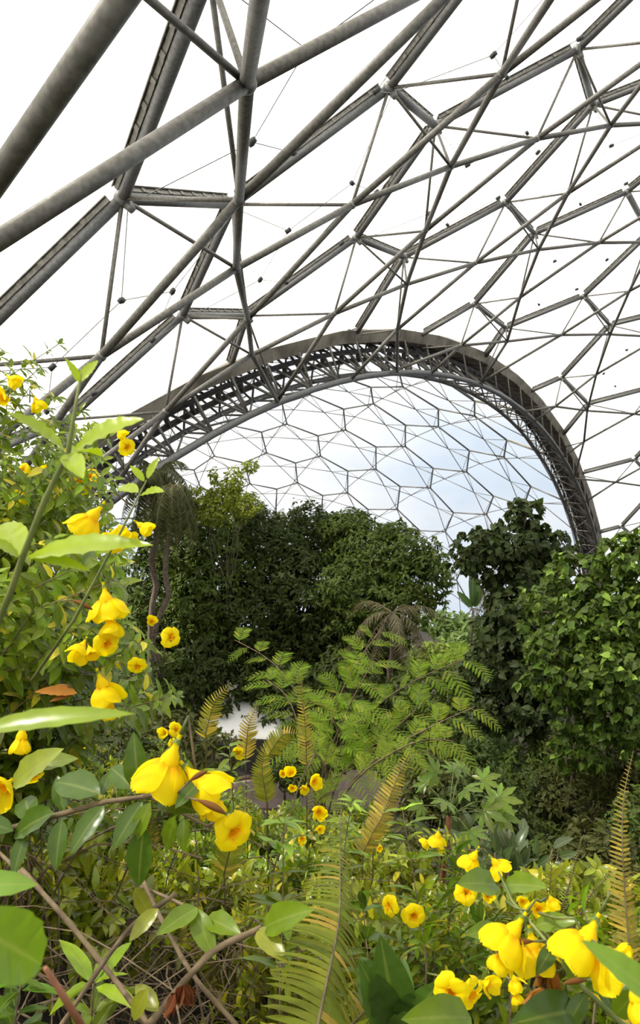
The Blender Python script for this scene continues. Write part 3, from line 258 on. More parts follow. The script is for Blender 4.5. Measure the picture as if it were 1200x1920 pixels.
FAR_IN="A -5 -7 -17.87 29.22 -3.29;U -5 -7 -15.35 30.12 -2.43;D -5 -7 -18.35 31.47 -2.34;A -5 -6 -18.85 33.81 -1.51;U -5 -6 -16.30 34.86 -0.67;D -5 -6 -19.39 36.15 -0.83;A -5 -5 -19.94 38.55 -0.29;U -5 -5 -17.38 39.74 0.51;D -5 -5 -20.52 40.94 0.10;A -5 -4 -21.12 43.38 0.35;U -5 -4 -18.58 44.70 1.08;D -5 -4 -21.75 45.78 0.44;A -5 -3 -22.39 48.21 0.40;U -5 -3 -19.87 49.65 1.06;D -5 -3 -23.04 50.60 0.21;A -5 -2 -23.71 53.00 -0.13;U -5 -2 -21.23 54.54 0.43;D -5 -2 -24.37 55.34 -0.61;A -5 -1 -25.06 57.68 -1.24;U -5 -1 -22.63 59.30 -0.79;D -5 -1 -25.74 59.94 -2.00;A -5 0 -26.43 62.18 -2.90;U -5 0 -24.07 63.86 -2.57;D -5 0 -27.11 64.33 -3.93;A -5 1 -27.80 66.44 -5.10;U -5 1 -25.52 68.17 -4.91;D -5 1 -28.46 68.45 -6.38;A -5 2 -29.14 70.41 -7.80;U -5 2 -26.95 72.15 -7.75;D -5 2 -29.79 72.26 -9.32;A -5 3 -30.44 74.03 -10.97;U -5 3 -28.35 75.76 -11.06;D -5 3 -31.06 75.69 -12.70;A -5 4 -31.69 77.26 -14.56;U -5 4 -29.69 78.95 -14.80;D -5 4 -32.27 78.70 -16.48;A -5 5 -32.86 80.04 -18.53;U -5 5 -30.96 81.68 -18.91;A -4 -7 -12.79 31.12 -1.72;U -4 -7 -10.20 32.13 -1.19;D -4 -7 -13.24 33.52 -0.79;A -4 -6 -13.72 36.00 0.01;U -4 -6 -11.11 37.15 0.50;D -4 -6 -14.25 38.47 0.64;A -4 -5 -14.80 41.01 1.13;U -4 -5 -12.19 42.30 1.56;D -4 -5 -15.40 43.53 1.46;A -4 -4 -16.01 46.09 1.63;U -4 -4 -13.42 47.49 1.99;D -4 -4 -16.66 48.60 1.65;A -4 -3 -17.33 51.15 1.52;U -4 -3 -14.78 52.66 1.79;D -4 -3 -18.02 53.63 1.23;A -4 -2 -18.74 56.13 0.79;U -4 -2 -16.24 57.72 0.95;D -4 -2 -19.46 58.55 0.20;A -4 -1 -20.21 60.95 -0.54;U -4 -1 -17.77 62.61 -0.50;D -4 -1 -20.95 63.27 -1.42;A -4 0 -21.72 65.56 -2.46;U -4 0 -19.36 67.26 -2.54;D -4 0 -22.47 67.75 -3.61;A -4 1 -23.25 69.88 -4.92;U -4 1 -20.98 71.60 -5.15;D -4 1 -24.00 71.91 -6.34;A -4 2 -24.78 73.87 -7.90;U -4 2 -22.60 75.58 -8.27;D -4 2 -25.51 75.71 -9.56;A -4 3 -26.27 77.45 -11.36;U -4 3 -24.20 79.13 -11.87;D -4 3 -26.99 79.08 -13.24;A -4 4 -27.73 80.59 -15.24;U -4 4 -25.77 82.21 -15.89;D -4 4 -28.41 81.98 -17.31;A -4 5 -29.11 83.24 -19.49;U -4 5 -27.27 84.77 -20.28;A -3 -7 -7.60 33.24 -0.81;U -3 -7 -4.99 34.36 -0.62;D -3 -7 -8.03 35.78 0.08;A -3 -6 -8.49 38.39 0.82;U -3 -6 -5.87 39.65 0.96;D -3 -6 -9.02 41.00 1.40;A -3 -5 -9.58 43.66 1.82;U -3 -5 -6.97 45.04 1.88;D -3 -5 -10.19 46.29 2.07;A -3 -4 -10.84 48.96 2.16;U -3 -4 -8.25 50.45 2.14;D -3 -4 -11.52 51.58 2.09;A -3 -3 -12.23 54.22 1.86;U -3 -3 -9.69 55.79 1.73;D -3 -3 -12.97 56.79 1.47;A -3 -2 -13.75 59.35 0.91;U -3 -2 -11.27 60.99 0.66;D -3 -2 -14.54 61.83 0.20;A -3 -1 -15.36 64.29 -0.67;U -3 -1 -12.95 65.98 -1.04;D -3 -1 -16.18 66.65 -1.67;A -3 0 -17.03 68.96 -2.84;U -3 0 -14.71 70.67 -3.35;D -3 0 -17.87 71.17 -4.14;A -3 1 -18.74 73.30 -5.58;U -3 1 -16.53 75.00 -6.23;D -3 1 -19.59 75.32 -7.14;A -3 2 -20.47 77.25 -8.85;U -3 2 -18.36 78.91 -9.64;D -3 2 -21.31 79.05 -10.65;A -3 3 -22.19 80.75 -12.58;U -3 3 -20.19 82.35 -13.52;D -3 3 -23.01 82.31 -14.60;A -3 4 -23.87 83.75 -16.74;U -3 4 -21.99 85.25 -17.81;D -3 4 -24.66 85.05 -18.95;A -3 5 -25.49 86.21 -21.26;U -3 5 -23.74 87.59 -22.45;A -2 -7 -2.38 35.58 -0.58;U -2 -7 0.22 36.81 -0.73;D -2 -7 -2.79 38.25 0.25;A -2 -6 -3.25 40.99 0.93;U -2 -6 -0.65 42.35 0.71;D -2 -6 -3.79 43.71 1.43;A -2 -5 -4.36 46.49 1.76;U -2 -5 -1.78 47.95 1.45;D -2 -5 -5.00 49.23 1.93;A -2 -4 -5.68 51.99 1.92;U -2 -4 -3.13 53.55 1.50;D -2 -4 -6.41 54.69 1.74;A -2 -3 -7.18 57.40 1.40;U -2 -3 -4.69 59.03 0.86;D -2 -3 -7.98 60.04 0.89;A -2 -2 -8.82 62.66 0.21;U -2 -2 -6.41 64.33 -0.45;D -2 -2 -9.68 65.18 -0.63;A -2 -1 -10.59 67.66 -1.63;U -2 -1 -8.26 69.36 -2.42;D -2 -1 -11.50 70.04 -2.77;A -2 0 -12.45 72.36 -4.07;U -2 0 -10.22 74.04 -5.01;D -2 0 -13.39 74.55 -5.51;A -2 1 -14.37 76.66 -7.09;U -2 1 -12.25 78.31 -8.17;D -2 1 -15.33 78.65 -8.79;A -2 2 -16.32 80.52 -10.63;U -2 2 -14.39 82.26 -12.02;D -2 2 -17.28 82.26 -12.58;A -2 3 -18.27 83.87 -14.64;U -2 3 -16.40 85.36 -15.99;D -2 3 -19.22 85.34 -16.80;A -2 4 -20.20 86.67 -19.06;U -2 4 -18.46 88.04 -20.53;D -2 4 -21.12 87.85 -21.39;A -2 5 -22.07 88.88 -23.81;U -2 5 -20.46 90.09 -25.40;A -1 -7 2.80 38.13 -1.04;U -1 -7 5.34 39.46 -1.54;D -1 -7 2.39 40.92 -0.28;A -1 -6 1.92 43.77 0.30;U -1 -6 4.46 45.22 -0.29;D -1 -6 1.37 46.61 0.71;A -1 -5 0.76 49.48 0.95;U -1 -5 3.27 51.02 0.25;D -1 -5 0.09 52.31 1.01;A -1 -4 -0.64 55.15 0.89;U -1 -4 1.82 56.76 0.07;D -1 -4 -1.41 57.92 0.59;A -1 -3 -2.25 60.69 0.12;U -1 -3 0.14 62.35 -0.82;D -1 -3 -3.12 63.37 -0.51;A -1 -2 -4.05 66.01 -1.32;U -1 -2 -1.75 67.70 -2.41;D -1 -2 -5.00 68.56 -2.29;A -1 -1 -6.01 71.04 -3.43;U -1 -1 -3.80 72.72 -4.65;D -1 -1 -7.01 73.41 -4.71;A -1 0 -8.07 75.70 -6.15;U -1 0 -5.92 77.29 -7.48;D -1 0 -9.12 77.86 -7.73;A -1 1 -10.22 79.91 -9.45;U -1 1 -8.28 81.45 -10.92;D -1 1 -11.36 81.99 -11.45;A -1 2 -12.53 83.76 -13.42;U -1 2 -10.60 85.09 -14.89;D -1 2 -13.54 85.25 -15.33;A -1 3 -14.62 86.76 -17.52;U -1 3 -12.92 88.11 -19.28;D -1 3 -15.70 88.11 -19.80;A -1 4 -16.81 89.30 -22.17;U -1 4 -15.24 90.49 -24.03;D -1 4 -17.86 90.33 -24.61;A -1 5 -18.95 91.19 -27.13;U -1 5 -17.51 92.20 -29.08;A 0 -7 7.85 40.87 -2.21;U 0 -7 10.30 42.30 -3.06;D 0 -7 7.43 43.78 -1.54;A 0 -6 6.94 46.73 -1.06;U 0 -6 9.37 48.26 -2.03;D 0 -6 6.37 49.66 -0.76;A 0 -5 5.72 52.61 -0.64;U 0 -5 8.11 54.21 -1.73;D 0 -5 5.00 55.51 -0.70;A 0 -4 4.21 58.40 -0.95;U 0 -4 6.54 60.06 -2.17;D 0 -4 3.37 61.23 -1.37;A 0 -3 2.45 64.02 -1.97;U 0 -3 4.69 65.70 -3.33;D 0 -3 1.49 66.73 -2.75;A 0 -2 0.47 69.37 -3.69;U 0 -2 2.65 70.93 -5.14;D 0 -2 -0.58 71.91 -4.80;A 0 -1 -1.64 74.19 -5.97;U 0 -1 0.41 75.75 -7.56;D 0 -1 -2.70 76.48 -7.36;A 0 0 -3.96 78.95 -9.09;U 0 0 -2.14 80.60 -10.95;D 0 0 -5.21 81.05 -10.81;A 0 1 -6.46 83.01 -12.66;U 0 1 -4.67 84.50 -14.61;D 0 1 -7.62 84.86 -14.67;A 0 2 -8.75 86.53 -16.78;U 0 2 -6.97 87.66 -18.54;D 0 2 -9.98 88.04 -18.97;A 0 3 -11.32 89.35 -21.20;U 0 3 -9.82 90.51 -23.34;D 0 3 -12.53 90.54 -23.58;A 0 4 -13.78 91.56 -26.05;U 0 4 -12.42 92.53 -28.27;D 0 4 -14.96 92.41 -28.58;A 0 5 -16.18 93.07 -31.17;U 0 5 -14.96 93.83 -33.46;A 1 -7 12.69 43.79 -4.09;U 1 -7 15.00 45.29 -5.31;D 1 -7 12.26 46.79 -3.54;A 1 -6 11.74 49.83 -3.18;U 1 -6 14.02 51.41 -4.53;D 1 -6 11.12 52.83 -3.00;A 1 -5 10.42 55.84 -3.02;U 1 -5 12.64 57.47 -4.50;D 1 -5 9.64 58.79 -3.21;A 1 -4 8.77 61.72 -3.59;U 1 -4 10.97 63.68 -5.36;D 1 -4 7.84 64.56 -4.15;A 1 -3 6.81 67.24 -4.83;U 1 -3 8.85 68.95 -6.61;D 1 -3 5.80 69.83 -5.69;A 1 -2 4.67 72.32 -6.68;U 1 -2 6.53 74.07 -8.63;D 1 -2 3.50 74.86 -7.92;A 1 -1 2.26 77.53 -9.52;U 1 -1 4.05 79.20 -11.68;D 1 -1 0.96 79.92 -11.18;A 1 0 -0.35 82.07 -12.91;U 1 0 1.33 83.49 -15.08;D 1 0 -1.63 84.01 -14.72;A 1 1 -2.97 85.77 -16.58;U 1 1 -1.42 86.96 -18.72;D 1 1 -4.15 87.26 -18.40;A 1 2 -5.53 88.85 -20.66;U 1 2 -4.29 90.15 -23.35;D 1 2 -7.04 90.37 -23.24;A 1 3 -8.44 91.55 -25.62;U 1 3 -7.18 92.48 -28.12;D 1 3 -9.79 92.55 -28.09;A 1 4 -11.18 93.36 -30.63;U 1 4 -10.06 94.06 -33.18;D 1 4 -12.50 93.99 -33.22;A 1 5 -13.85 94.43 -35.86;U 1 5 -12.87 94.88 -38.45;A 2 -7 17.24 46.84 -6.71;D 2 -7 16.77 49.92 -6.29;A 2 -6 16.20 53.02 -6.06;U 2 -6 18.29 54.63 -7.79;D 2 -6 15.53 56.08 -6.02;A 2 -5 14.76 59.12 -6.18;U 2 -5 16.77 60.75 -8.05;D 2 -5 13.96 62.39 -6.66;A 2 -4 13.03 65.41 -7.26;U 2 -4 14.81 66.75 -9.08;D 2 -4 11.94 68.01 -7.83;A 2 -3 10.78 70.64 -8.62;U 2 -3 12.59 72.17 -10.76;D 2 -3 9.60 73.27 -9.65;A 2 -2 8.36 75.96 -10.99;U 2 -2 10.06 77.60 -13.44;D 2 -2 7.11 78.42 -12.44;A 2 -1 5.80 80.75 -14.05;U 2 -1 7.28 82.15 -16.47;D 2 -1 4.39 82.89 -15.73;A 2 0 2.92 84.82 -17.46;U 2 0 4.18 86.11 -19.99;D 2 0 1.51 86.54 -19.24;A 2 1 -0.00 88.20 -21.26;U 2 1 1.25 89.38 -24.10;D 2 1 -1.49 89.81 -23.61;A 2 2 -3.02 91.14 -25.90;U 2 2 -1.90 92.02 -28.66;D 2 2 -4.52 92.29 -28.29;A 2 3 -6.06 93.26 -30.74;U 2 3 -5.08 93.90 -33.55;D 2 3 -7.55 94.03 -33.27;A 2 4 -9.07 94.60 -35.85;U 2 4 -8.22 94.98 -38.69;D 2 4 -10.53 94.98 -38.47;A 2 5 -12.01 95.16 -41.12;U 2 5 -11.29 95.26 -43.96;D 3 -7 20.89 53.12 -9.78;A 3 -6 20.26 56.25 -9.70;U 3 -6 22.10 57.85 -11.80;D 3 -6 19.51 59.33 -9.82;A 3 -5 18.66 62.38 -10.12;U 3 -5 20.41 63.98 -12.38;D 3 -5 17.63 65.35 -10.55;A 3 -4 16.55 68.12 -11.13;U 3 -4 18.21 69.67 -13.53;D 3 -4 15.49 70.90 -12.02;A 3 -3 14.36 73.77 -13.24;U 3 -3 15.96 75.13 -15.77;D 3 -3 13.06 76.51 -14.58;A 3 -2 11.63 78.97 -15.91;U 3 -2 13.04 80.29 -18.60;D 3 -2 10.17 81.19 -17.32;A 3 -1 8.65 83.40 -19.02;U 3 -1 9.99 84.59 -21.89;D 3 -1 7.02 85.44 -20.81;A 3 0 5.43 87.22 -22.65;U 3 0 6.70 88.20 -25.60;D 3 0 4.02 88.84 -24.75;A 3 1 2.37 90.33 -26.91;U 3 1 3.33 91.15 -29.91;D 3 1 0.75 91.63 -29.19;A 3 2 -0.93 92.74 -31.54;U 3 2 -0.11 93.32 -34.59;D 3 2 -2.56 93.66 -33.98;A 3 3 -4.24 94.37 -36.47;U 3 3 -3.56 94.67 -39.54;D 3 3 -5.86 94.88 -39.02;A 3 4 -7.51 95.18 -41.60;D 4 -7 24.51 56.30 -14.01;A 4 -6 23.80 59.44 -14.09;U 4 -6 25.35 61.00 -16.56;D 4 -6 22.97 62.52 -14.37;A 4 -5 22.01 65.54 -14.82;U 4 -5 23.45 67.05 -17.45;D 4 -5 20.89 68.46 -15.40;A 4 -4 19.72 71.30 -16.23;U 4 -4 21.10 72.74 -19.08;D 4 -4 18.60 73.89 -17.25;A 4 -3 17.34 76.28 -18.27;U 4 -3 18.45 77.75 -21.24;D 4 -3 15.85 78.98 -19.77;A 4 -2 14.16 81.56 -21.39;U 4 -2 15.21 82.65 -24.33;D 4 -2 12.64 83.65 -22.98;A 4 -1 11.07 85.62 -24.76;U 4 -1 11.93 86.59 -27.87;D 4 -1 9.37 87.44 -26.64;A 4 0 7.64 89.09 -28.66;U 4 0 8.40 89.84 -31.89;D 4 0 5.91 90.54 -30.81;A 4 1 4.13 91.80 -33.03;U 4 1 4.74 92.29 -36.31;D 4 1 2.36 92.85 -35.36;A 4 2 0.55 93.71 -37.74;U 4 2 1.03 93.92 -41.04;D 4 2 -1.22 94.35 -40.20;A 4 3 -3.03 94.78 -42.69;D 5 -7 27.54 59.40 -18.96;A 5 -6 26.74 62.50 -19.21;U 5 -6 27.94 63.96 -22.02;D 5 -6 25.80 65.54 -19.64;A 5 -5 24.73 68.49 -20.26;U 5 -5 25.82 69.87 -23.23;D 5 -5 23.55 71.34 -21.06;A 5 -4 22.25 74.08 -22.03;U 5 -4 23.20 75.34 -25.15;D 5 -4 20.86 76.69 -23.18;A 5 -3 19.37 79.16 -24.48;U 5 -3 20.18 80.26 -27.72;D 5 -3 17.80 81.48 -25.94;A 5 -2 16.15 83.63 -27.54;U 5 -2 16.81 84.53 -30.89;D 5 -2 14.44 85.60 -29.29;A 5 -1 12.66 87.40 -31.15;U 5 -1 13.18 88.06 -34.58;D 5 -1 10.86 89.00 -33.15;A 5 0 8.99 90.40 -35.23;U 5 0 9.37 90.80 -38.70;D 5 0 7.11 91.60 -37.42;A 5 1 5.19 92.59 -39.67;U 5 1 5.44 92.69 -43.16;D 5 1 3.29 93.35 -42.02;D 6 -7 29.89 62.29 -24.58;A 6 -6 28.97 65.33 -25.00;U 6 -6 29.79 66.63 -28.12;D 6 -6 27.91 68.29 -25.59;A 6 -5 26.72 71.14 -26.36;U 6 -5 27.40 72.31 -29.64;D 6 -5 25.40 73.87 -27.31;A 6 -4 23.97 76.46 -28.41;U 6 -4 24.52 77.47 -31.82;D 6 -4 22.44 78.91 -29.69;A 6 -3 20.81 81.19 -31.10;U 6 -3 21.21 82.00 -34.62;D 6 -3 19.10 83.31 -32.68;A 6 -2 17.30 85.24 -34.36;U 6 -2 17.56 85.80 -37.96;D 6 -2 15.45 86.98 -36.19;A 6 -1 13.53 88.52 -38.11;U 6 -1 13.65 88.81 -41.75;D 6 -1 11.58 89.85 -40.15;A 6 0 9.58 90.98 -42.25;D 7 -7 31.45 64.88 -30.82;A 7 -6 30.41 67.81 -31.39;D 7 -6 29.22 70.64 -32.14;A 7 -5 27.89 73.33 -33.05;D 7 -5 26.44 75.90 -34.13;A 7 -4 24.87 78.30 -35.36;D 7 -4 23.19 80.54 -36.74;A 7 -3 21.42 82.60 -38.24;D 7 -3 19.56 84.47 -39.89;A 7 -2 17.63 86.14 -41.63;D 7 -2 15.64 87.61 -43.50"
# ------------------------------------------------------------------ the two domes
C1 = np.array([35.885, 11.803, -43.633]); R1 = 60.857; H1 = 1.861
C2 = np.array([-9.786, 49.386, -43.724]); R2 = 47.203; H2 = 1.3
CC = np.array([3.353, 38.599, -43.724]); RR = 44.035; NN = np.array([-.77288, .63455, 0.])
def parse(s):
    D = {}
    for it in s.split(';'):
        k, a, b, x, y, z = it.split(); D[(k, int(a), int(b))] = np.array([float(x), float(y), float(z)])
    return D
def ends(k):
    t, a, b = k
    return {'A': (('L', a, b), ('R', a, b)), 'U': (('R', a, b), ('L', a+1, b)), 'D': (('R', a, b), ('L', a, b+1))}[t]
def clip(a, b, side, lim=0.):
    """part of segment a-b on the wanted side of the arch plane"""
    da = ((a-CC)@NN-lim)*side; db = ((b-CC)@NN-lim)*side
    if da < 0 and db < 0: return None
    if da >= 0 and db >= 0: return a, b
    t = da/(da-db); m = a+(b-a)*t
    return (a, m) if da >= 0 else (m, b)
def clip_poly(P, side):
    out = []
    for i in range(len(P)):
        a, b = P[i], P[(i+1) % len(P)]; da = (a-CC)@NN*side; db = (b-CC)@NN*side
        if da >= 0: out.append(a)
        if (da >= 0) != (db >= 0): out.append(a+(b-a)*da/(da-db))
    return out
def seen(a, b, w):
    """rough visible area in pixels of a bar a-b of width w"""
    s = 0
    for t in np.linspace(.05, .95, 7):
        p = topix(a+(b-a)*t); pa = a+(b-a)*t
        if pa[1]*CP-pa[2]*SP < .5: continue
        if -20 < p[0] < 1220 and -20 < p[1] < 1300: s += w*FPX/p[2]*np.linalg.norm(b-a)*FPX/p[2]/7
    return s
def members(parent, name, segs, mat, n, keep=100, child=None):
    """segs: (a,b,r); the `keep` that show largest become parts, the rest one part of kind stuff"""
    segs = sorted(segs, key=lambda s: -seen(s[0], s[1], s[2]*2)); rest = MB(); rn = 0
    for i, (a, b, r) in enumerate(segs):
        if i < keep:
            m_ = MB(); tube(m_, [a, b], r, n); o = m_.obj(name, mat, parent, loc=(a+b)/2)
            if child: child(o, a, b, r)
        else: tube(rest, [a, b], r, max(5, n-3)); rn += 1
    if rn: tag(rest.obj(name, mat, parent, loc=segs[keep][0]), kind='stuff')

def dome(name, label, OUT, INN, Cn, R, H, side, ro, ri, rw, far=False, anchor=None):
    root = empty(name, anchor, label, 'dome')
    outs = []; chords = []; webs = []
    for k in OUT:
        if k[0] != 'R': continue
        _, a, b = k
        for e in (('L', a, b), ('L', a+1, b), ('L', a, b+1)):
            if e in OUT:
                c = clip(OUT[k], OUT[e], side)
                if c and np.linalg.norm(c[1]-c[0]) > .15: outs.append((c[0], c[1], ro))
    def inseg(k1, k2):
        if k1 in INN and k2 in INN:
            c = clip(INN[k1], INN[k2], side, 1.25 if far else -.5)
            if c and np.linalg.norm(c[1]-c[0]) > .15: chords.append((c[0], c[1], ri))
    for (t, a, b) in list(INN):
        if t == 'A':
            inseg((t, a, b), ('U', a, b)); inseg((t, a, b), ('D', a, b)); inseg(('U', a, b), ('D', a, b))
            inseg((t, a, b), ('U', a-1, b)); inseg((t, a, b), ('D', a, b-1)); inseg(('U', a-1, b), ('D', a, b-1))
        for e in ends((t, a, b)):
            if e in OUT:
                c = clip(INN[(t, a, b)], OUT[e], side, 1.0 if far else -.3)
                if c and np.linalg.norm(c[1]-c[0]) > .15: webs.append((c[0], c[1], rw))
    if far:
        f = lambda s: s[0][2] > -36 or s[1][2] > -36
        outs = [s for s in outs if f(s)]; chords = [s for s in chords if f(s)]; webs = [s for s in webs if f(s)]
    rails = []
    def railchild(o, a, b, r):
        up = unit((a+b)/2-Cn); m_ = MB()
        L_ = np.linalg.norm(b-a); u = (b-a)/L_; X = np.cross(u, up); e = .2*min(1, L_/3)
        lo = up*(r*1.02+.02); xo = r*.72
        for sg in (-1, 1): beam(m_, a+u*e+lo+X*xo*sg, b-u*e+lo+X*xo*sg, up, .03, .09)
        if not far:
            beam(m_, a+u*e+lo+up*.07, b-u*e+lo+up*.07, up, xo*2+.12, .025)
            for t in np.arange(.5, L_-.4, .55):     # brackets
                box(m_, a+u*t+lo, X, u, up, xo*2+.07, .12, .10)
        m_.obj('frame_rail', M['alu'], o, False, loc=(a+b)/2+lo)
    members(root, 'outer_tube', outs, M['steel'], 12 if not far else 8, 100, railchild)
    members(root, 'inner_chord', chords, M['steel_in'], 14 if not far else 6)
    members(root, 'web_strut', webs, M['steel_in'], 10 if not far else 5)
    # joints
    js = []
    for k, p in OUT.items():
        if (p-CC)@NN*side > .2: js.append(('o', p))
    for k, p in INN.items():
        if (p-CC)@NN*side > .2: js.append(('i', p))
    js.sort(key=lambda j: -seen(j[1]-.01, j[1]+.01, 2)/(1 if j[0] == 'o' else 1.3)); rest = MB()
    for i, (t, p) in enumerate(js):
        m_ = MB() if i < 90 else rest
        up = unit(p-Cn)
        if t == 'o':
            ball(m_, p, ro*1.45 if not far else ro*1.3, 14 if i < 60 and not far else 8, 8 if i < 60 and not far else 5)
            if not far: tube(m_, [p-up*ro*1.2, p-up*(ro*1.2+.16)], [ro*.9, ro*.6], 10)
        else:
            ball(m_, p, ri*1.35, 12 if i < 60 and not far else 6, 8 if i < 60 and not far else 5)
        if i < 90: m_.obj('node_joint', M['joint'], root, loc=p)
    if rest.n: tag(rest.obj('node_joint', M['joint'], root, loc=js[90][1]), kind='stuff')
    # inflated foil pillows, one for each hexagon
    cells = []
    for k in OUT:
        if k[0] != 'R': continue
        _, a, b = k
        ks = [('R', a, b), ('L', a+1, b), ('R', a+1, b), ('L', a+1, b+1), ('R', a, b+1), ('L', a, b+1)]
        if all(q in OUT for q in ks):
            P = [OUT[q] for q in ks]; c = np.mean(P, axis=0)
            if far and c[2] < -36: continue
            cells.append((seen(c-.01, c+.01, 4), a, b, P, c))
    cells.sort(key=lambda c: -c[0]); rest = MB(); restn = 0
    for i, (s, a, b, P, c) in enumerate(cells):
        Q = clip_poly(P, side)
        if len(Q) < 3: continue
        m_ = MB() if i < 95 else rest
        Q = np.array(Q); up = unit(c-Cn); cq = Q.mean(0); whole = len(Q) == 6 and np.allclose(Q, P)
        nE = len(Q); sub = 3
        ring = np.concatenate([[Q[j]+(Q[(j+1) % nE]-Q[j])*t/sub for t in range(sub)] for j in range(nE)])
        nr = len(ring); lv = [(1, 0), (.8, .36), (.5, .75), (.2, .96)]
        for sgn in ((1, -1) if not far else (1,)):
            V = []; rise = .55*sgn if sgn > 0 else -.28
            for (k_, hgt) in lv: V.append(cq+(ring-cq)*k_+up*(ro+.12+rise*hgt))
            V.append((cq+up*(ro+.12+rise))[None]); V = np.concatenate(V); base = m_.n
            j0 = np.arange(nr); j1 = (j0+1) % nr
            q = np.concatenate([np.stack([l*nr+j0, l*nr+j1, (l+1)*nr+j1, (l+1)*nr+j0], 1) for l in range(len(lv)-1)])
            m_.addq(V, q); m_.f.append(np.stack([(len(lv)-1)*nr+j0, (len(lv)-1)*nr+j1, np.full(nr, len(lv)*nr)], 1)+base)
        if i < 95: m_.obj('film_pillow', M['film_far' if far else 'film'], root, loc=cq)
        # bird wires: a ring with six clamps tied back to the joints
        if not far and whole and s > 0:
            w = MB(); rg = [c+(p-c)*.46-up*.55 for p in P]
            for j in range(6):
                tube(w, [rg[j], rg[(j+1) % 6]], .010, 4, caps=False); tube(w, [rg[j], P[j]-up*.15], .010, 4, caps=False)
            wo = w.obj('bird_wire', M['steel'], root, loc=c)
            for j in range(6):
                cl = MB(); t_ = unit(rg[(j+1) % 6]-rg[j]); box(cl, rg[j], t_, np.cross(up, t_), up, .17, .1, .1)
                cl.obj('wire_clamp', M['black'], wo, loc=rg[j])
    if rest.n: tag(rest.obj('film_pillow', M['film_far' if far else 'film'], root, loc=rest.v[0][0]), kind='stuff')
    return root
NO = parse(NEAR_OUT); NI = parse(NEAR_IN); FO = parse(FAR_OUT); FI = parse(FAR_IN)
dome('geodesic_dome', 'near geodesic dome overhead, large grey steel tube hexagons filled with clear foil pillows', NO, NI, C1, R1, H1, -1, .115, .08, .042, anchor=CC+NN*-30)
dome('geodesic_dome', 'distant geodesic dome framed by the arch, fine steel hexagons low behind the treetops', FO, FI, C2, R2, H2, 1, .085, .04, .025, True, anchor=CC+NN*20)

# ------------------------------------------------------------------ arch truss between the domes
EX = np.array([NN[1], -NN[0], 0.]); EZ = np.array([0, 0, 1.])     # axes in the plane of the arch
def ap(th, r, off): return CC+NN*off+r*(math.sin(th)*EX+math.cos(th)*EZ)
arch = empty('arch_truss', CC, 'curved steel lattice arch with a brown gutter, where the two domes meet', 'arch')
TH0, TH1, NS = math.radians(-62), math.radians(78), 50
ths = np.linspace(TH0, TH1, NS+1)
def chord(name, r, off, rad, mat=M['steel'], step=1, th=ths):
    m_ = MB(); tube(m_, [ap(t, r, off) for t in th[::step]], rad, 12); return m_.obj(name, mat, arch, loc=ap(0, r, off))
chord('lower_chord', 41.9, -.5, .15); chord('lower_chord', 41.8, 1.3, .12); chord('upper_chord', 43.42, 1.75, .12)
for off, r in ((.75, 42.95), (.8, 42.5)):
    m_ = MB()
    for i in range(NS):
        beam(m_, ap(ths[i], r, off), ap(ths[i+1], r, off), ap(ths[i], 1, 0)-CC, .20, .07)
        beam(m_, ap(ths[i], r+.1, off), ap(ths[i+1], r+.1, off), ap(ths[i], 1, 0)-CC, .07, .16)
    m_.obj('maintenance_rail', M['darkrail'], arch, False, loc=ap(0, r, off))
bk = []
for i in range(NS):
    for s in (.15, .5, .85):
        t = ths[i]+(ths[i+1]-ths[i])*s; bk.append(t)
def bar(name, a, b, r, mat=M['steel_in'], n=8):
    m_ = MB(); tube(m_, [a, b], r, n); return m_.obj(name, mat, arch, loc=(a+b)/2)
diag = []; posts = []; brk = []
for i in range(0, NS, 1):
    t, t2, tm = ths[i], ths[i+1], (ths[i]+ths[i+1])/2
    A, A2 = ap(t, 41.9, -.5), ap(t2, 41.9, -.5); B, B2 = ap(t, 41.8, 1.3), ap(t2, 41.8, 1.3)
    U = ap(tm, 43.42, 1.75)
    diag += [(A, U, .06), (U, A2, .06), (B, U, .05), (U, B2, .05), (A, B2, .045) if i % 2 else (B, A2, .045)]
    posts += [(A, ap(t, 43.42, 1.75), .06), (A, B, .045), (A, ap(t, 43.9, .2), .05)]
def amembers(name, segs, mat, n):
    segs = sorted(segs, key=lambda s: -seen(s[0], s[1], s[2]*2)); rest = MB()
    for i, (a, b, r) in enumerate(segs):
        m_ = MB() if i < 100 else rest; tube(m_, [a, b], r, n)
        if i < 100: m_.obj(name, mat, arch, loc=(a+b)/2)
    if rest.n: tag(rest.obj(name, mat, arch, loc=segs[100][0]), kind='stuff')
amembers('diagonal', diag, M['steel_in'], 8); amembers('post', posts, M['steel_in'], 8)
for i, t in enumerate(bk):
    if -30 < math.degrees(t) < 65 and i % 2 == 0:
        m_ = MB(); u = unit(ap(t, 1, 0)-CC); box(m_, ap(t, 42.72, .75), np.cross(NN, u), NN, u, .08, .25, .42)
        m_.obj('rail_bracket', M['darkrail'], arch, False, loc=ap(t, 42.7, .75))
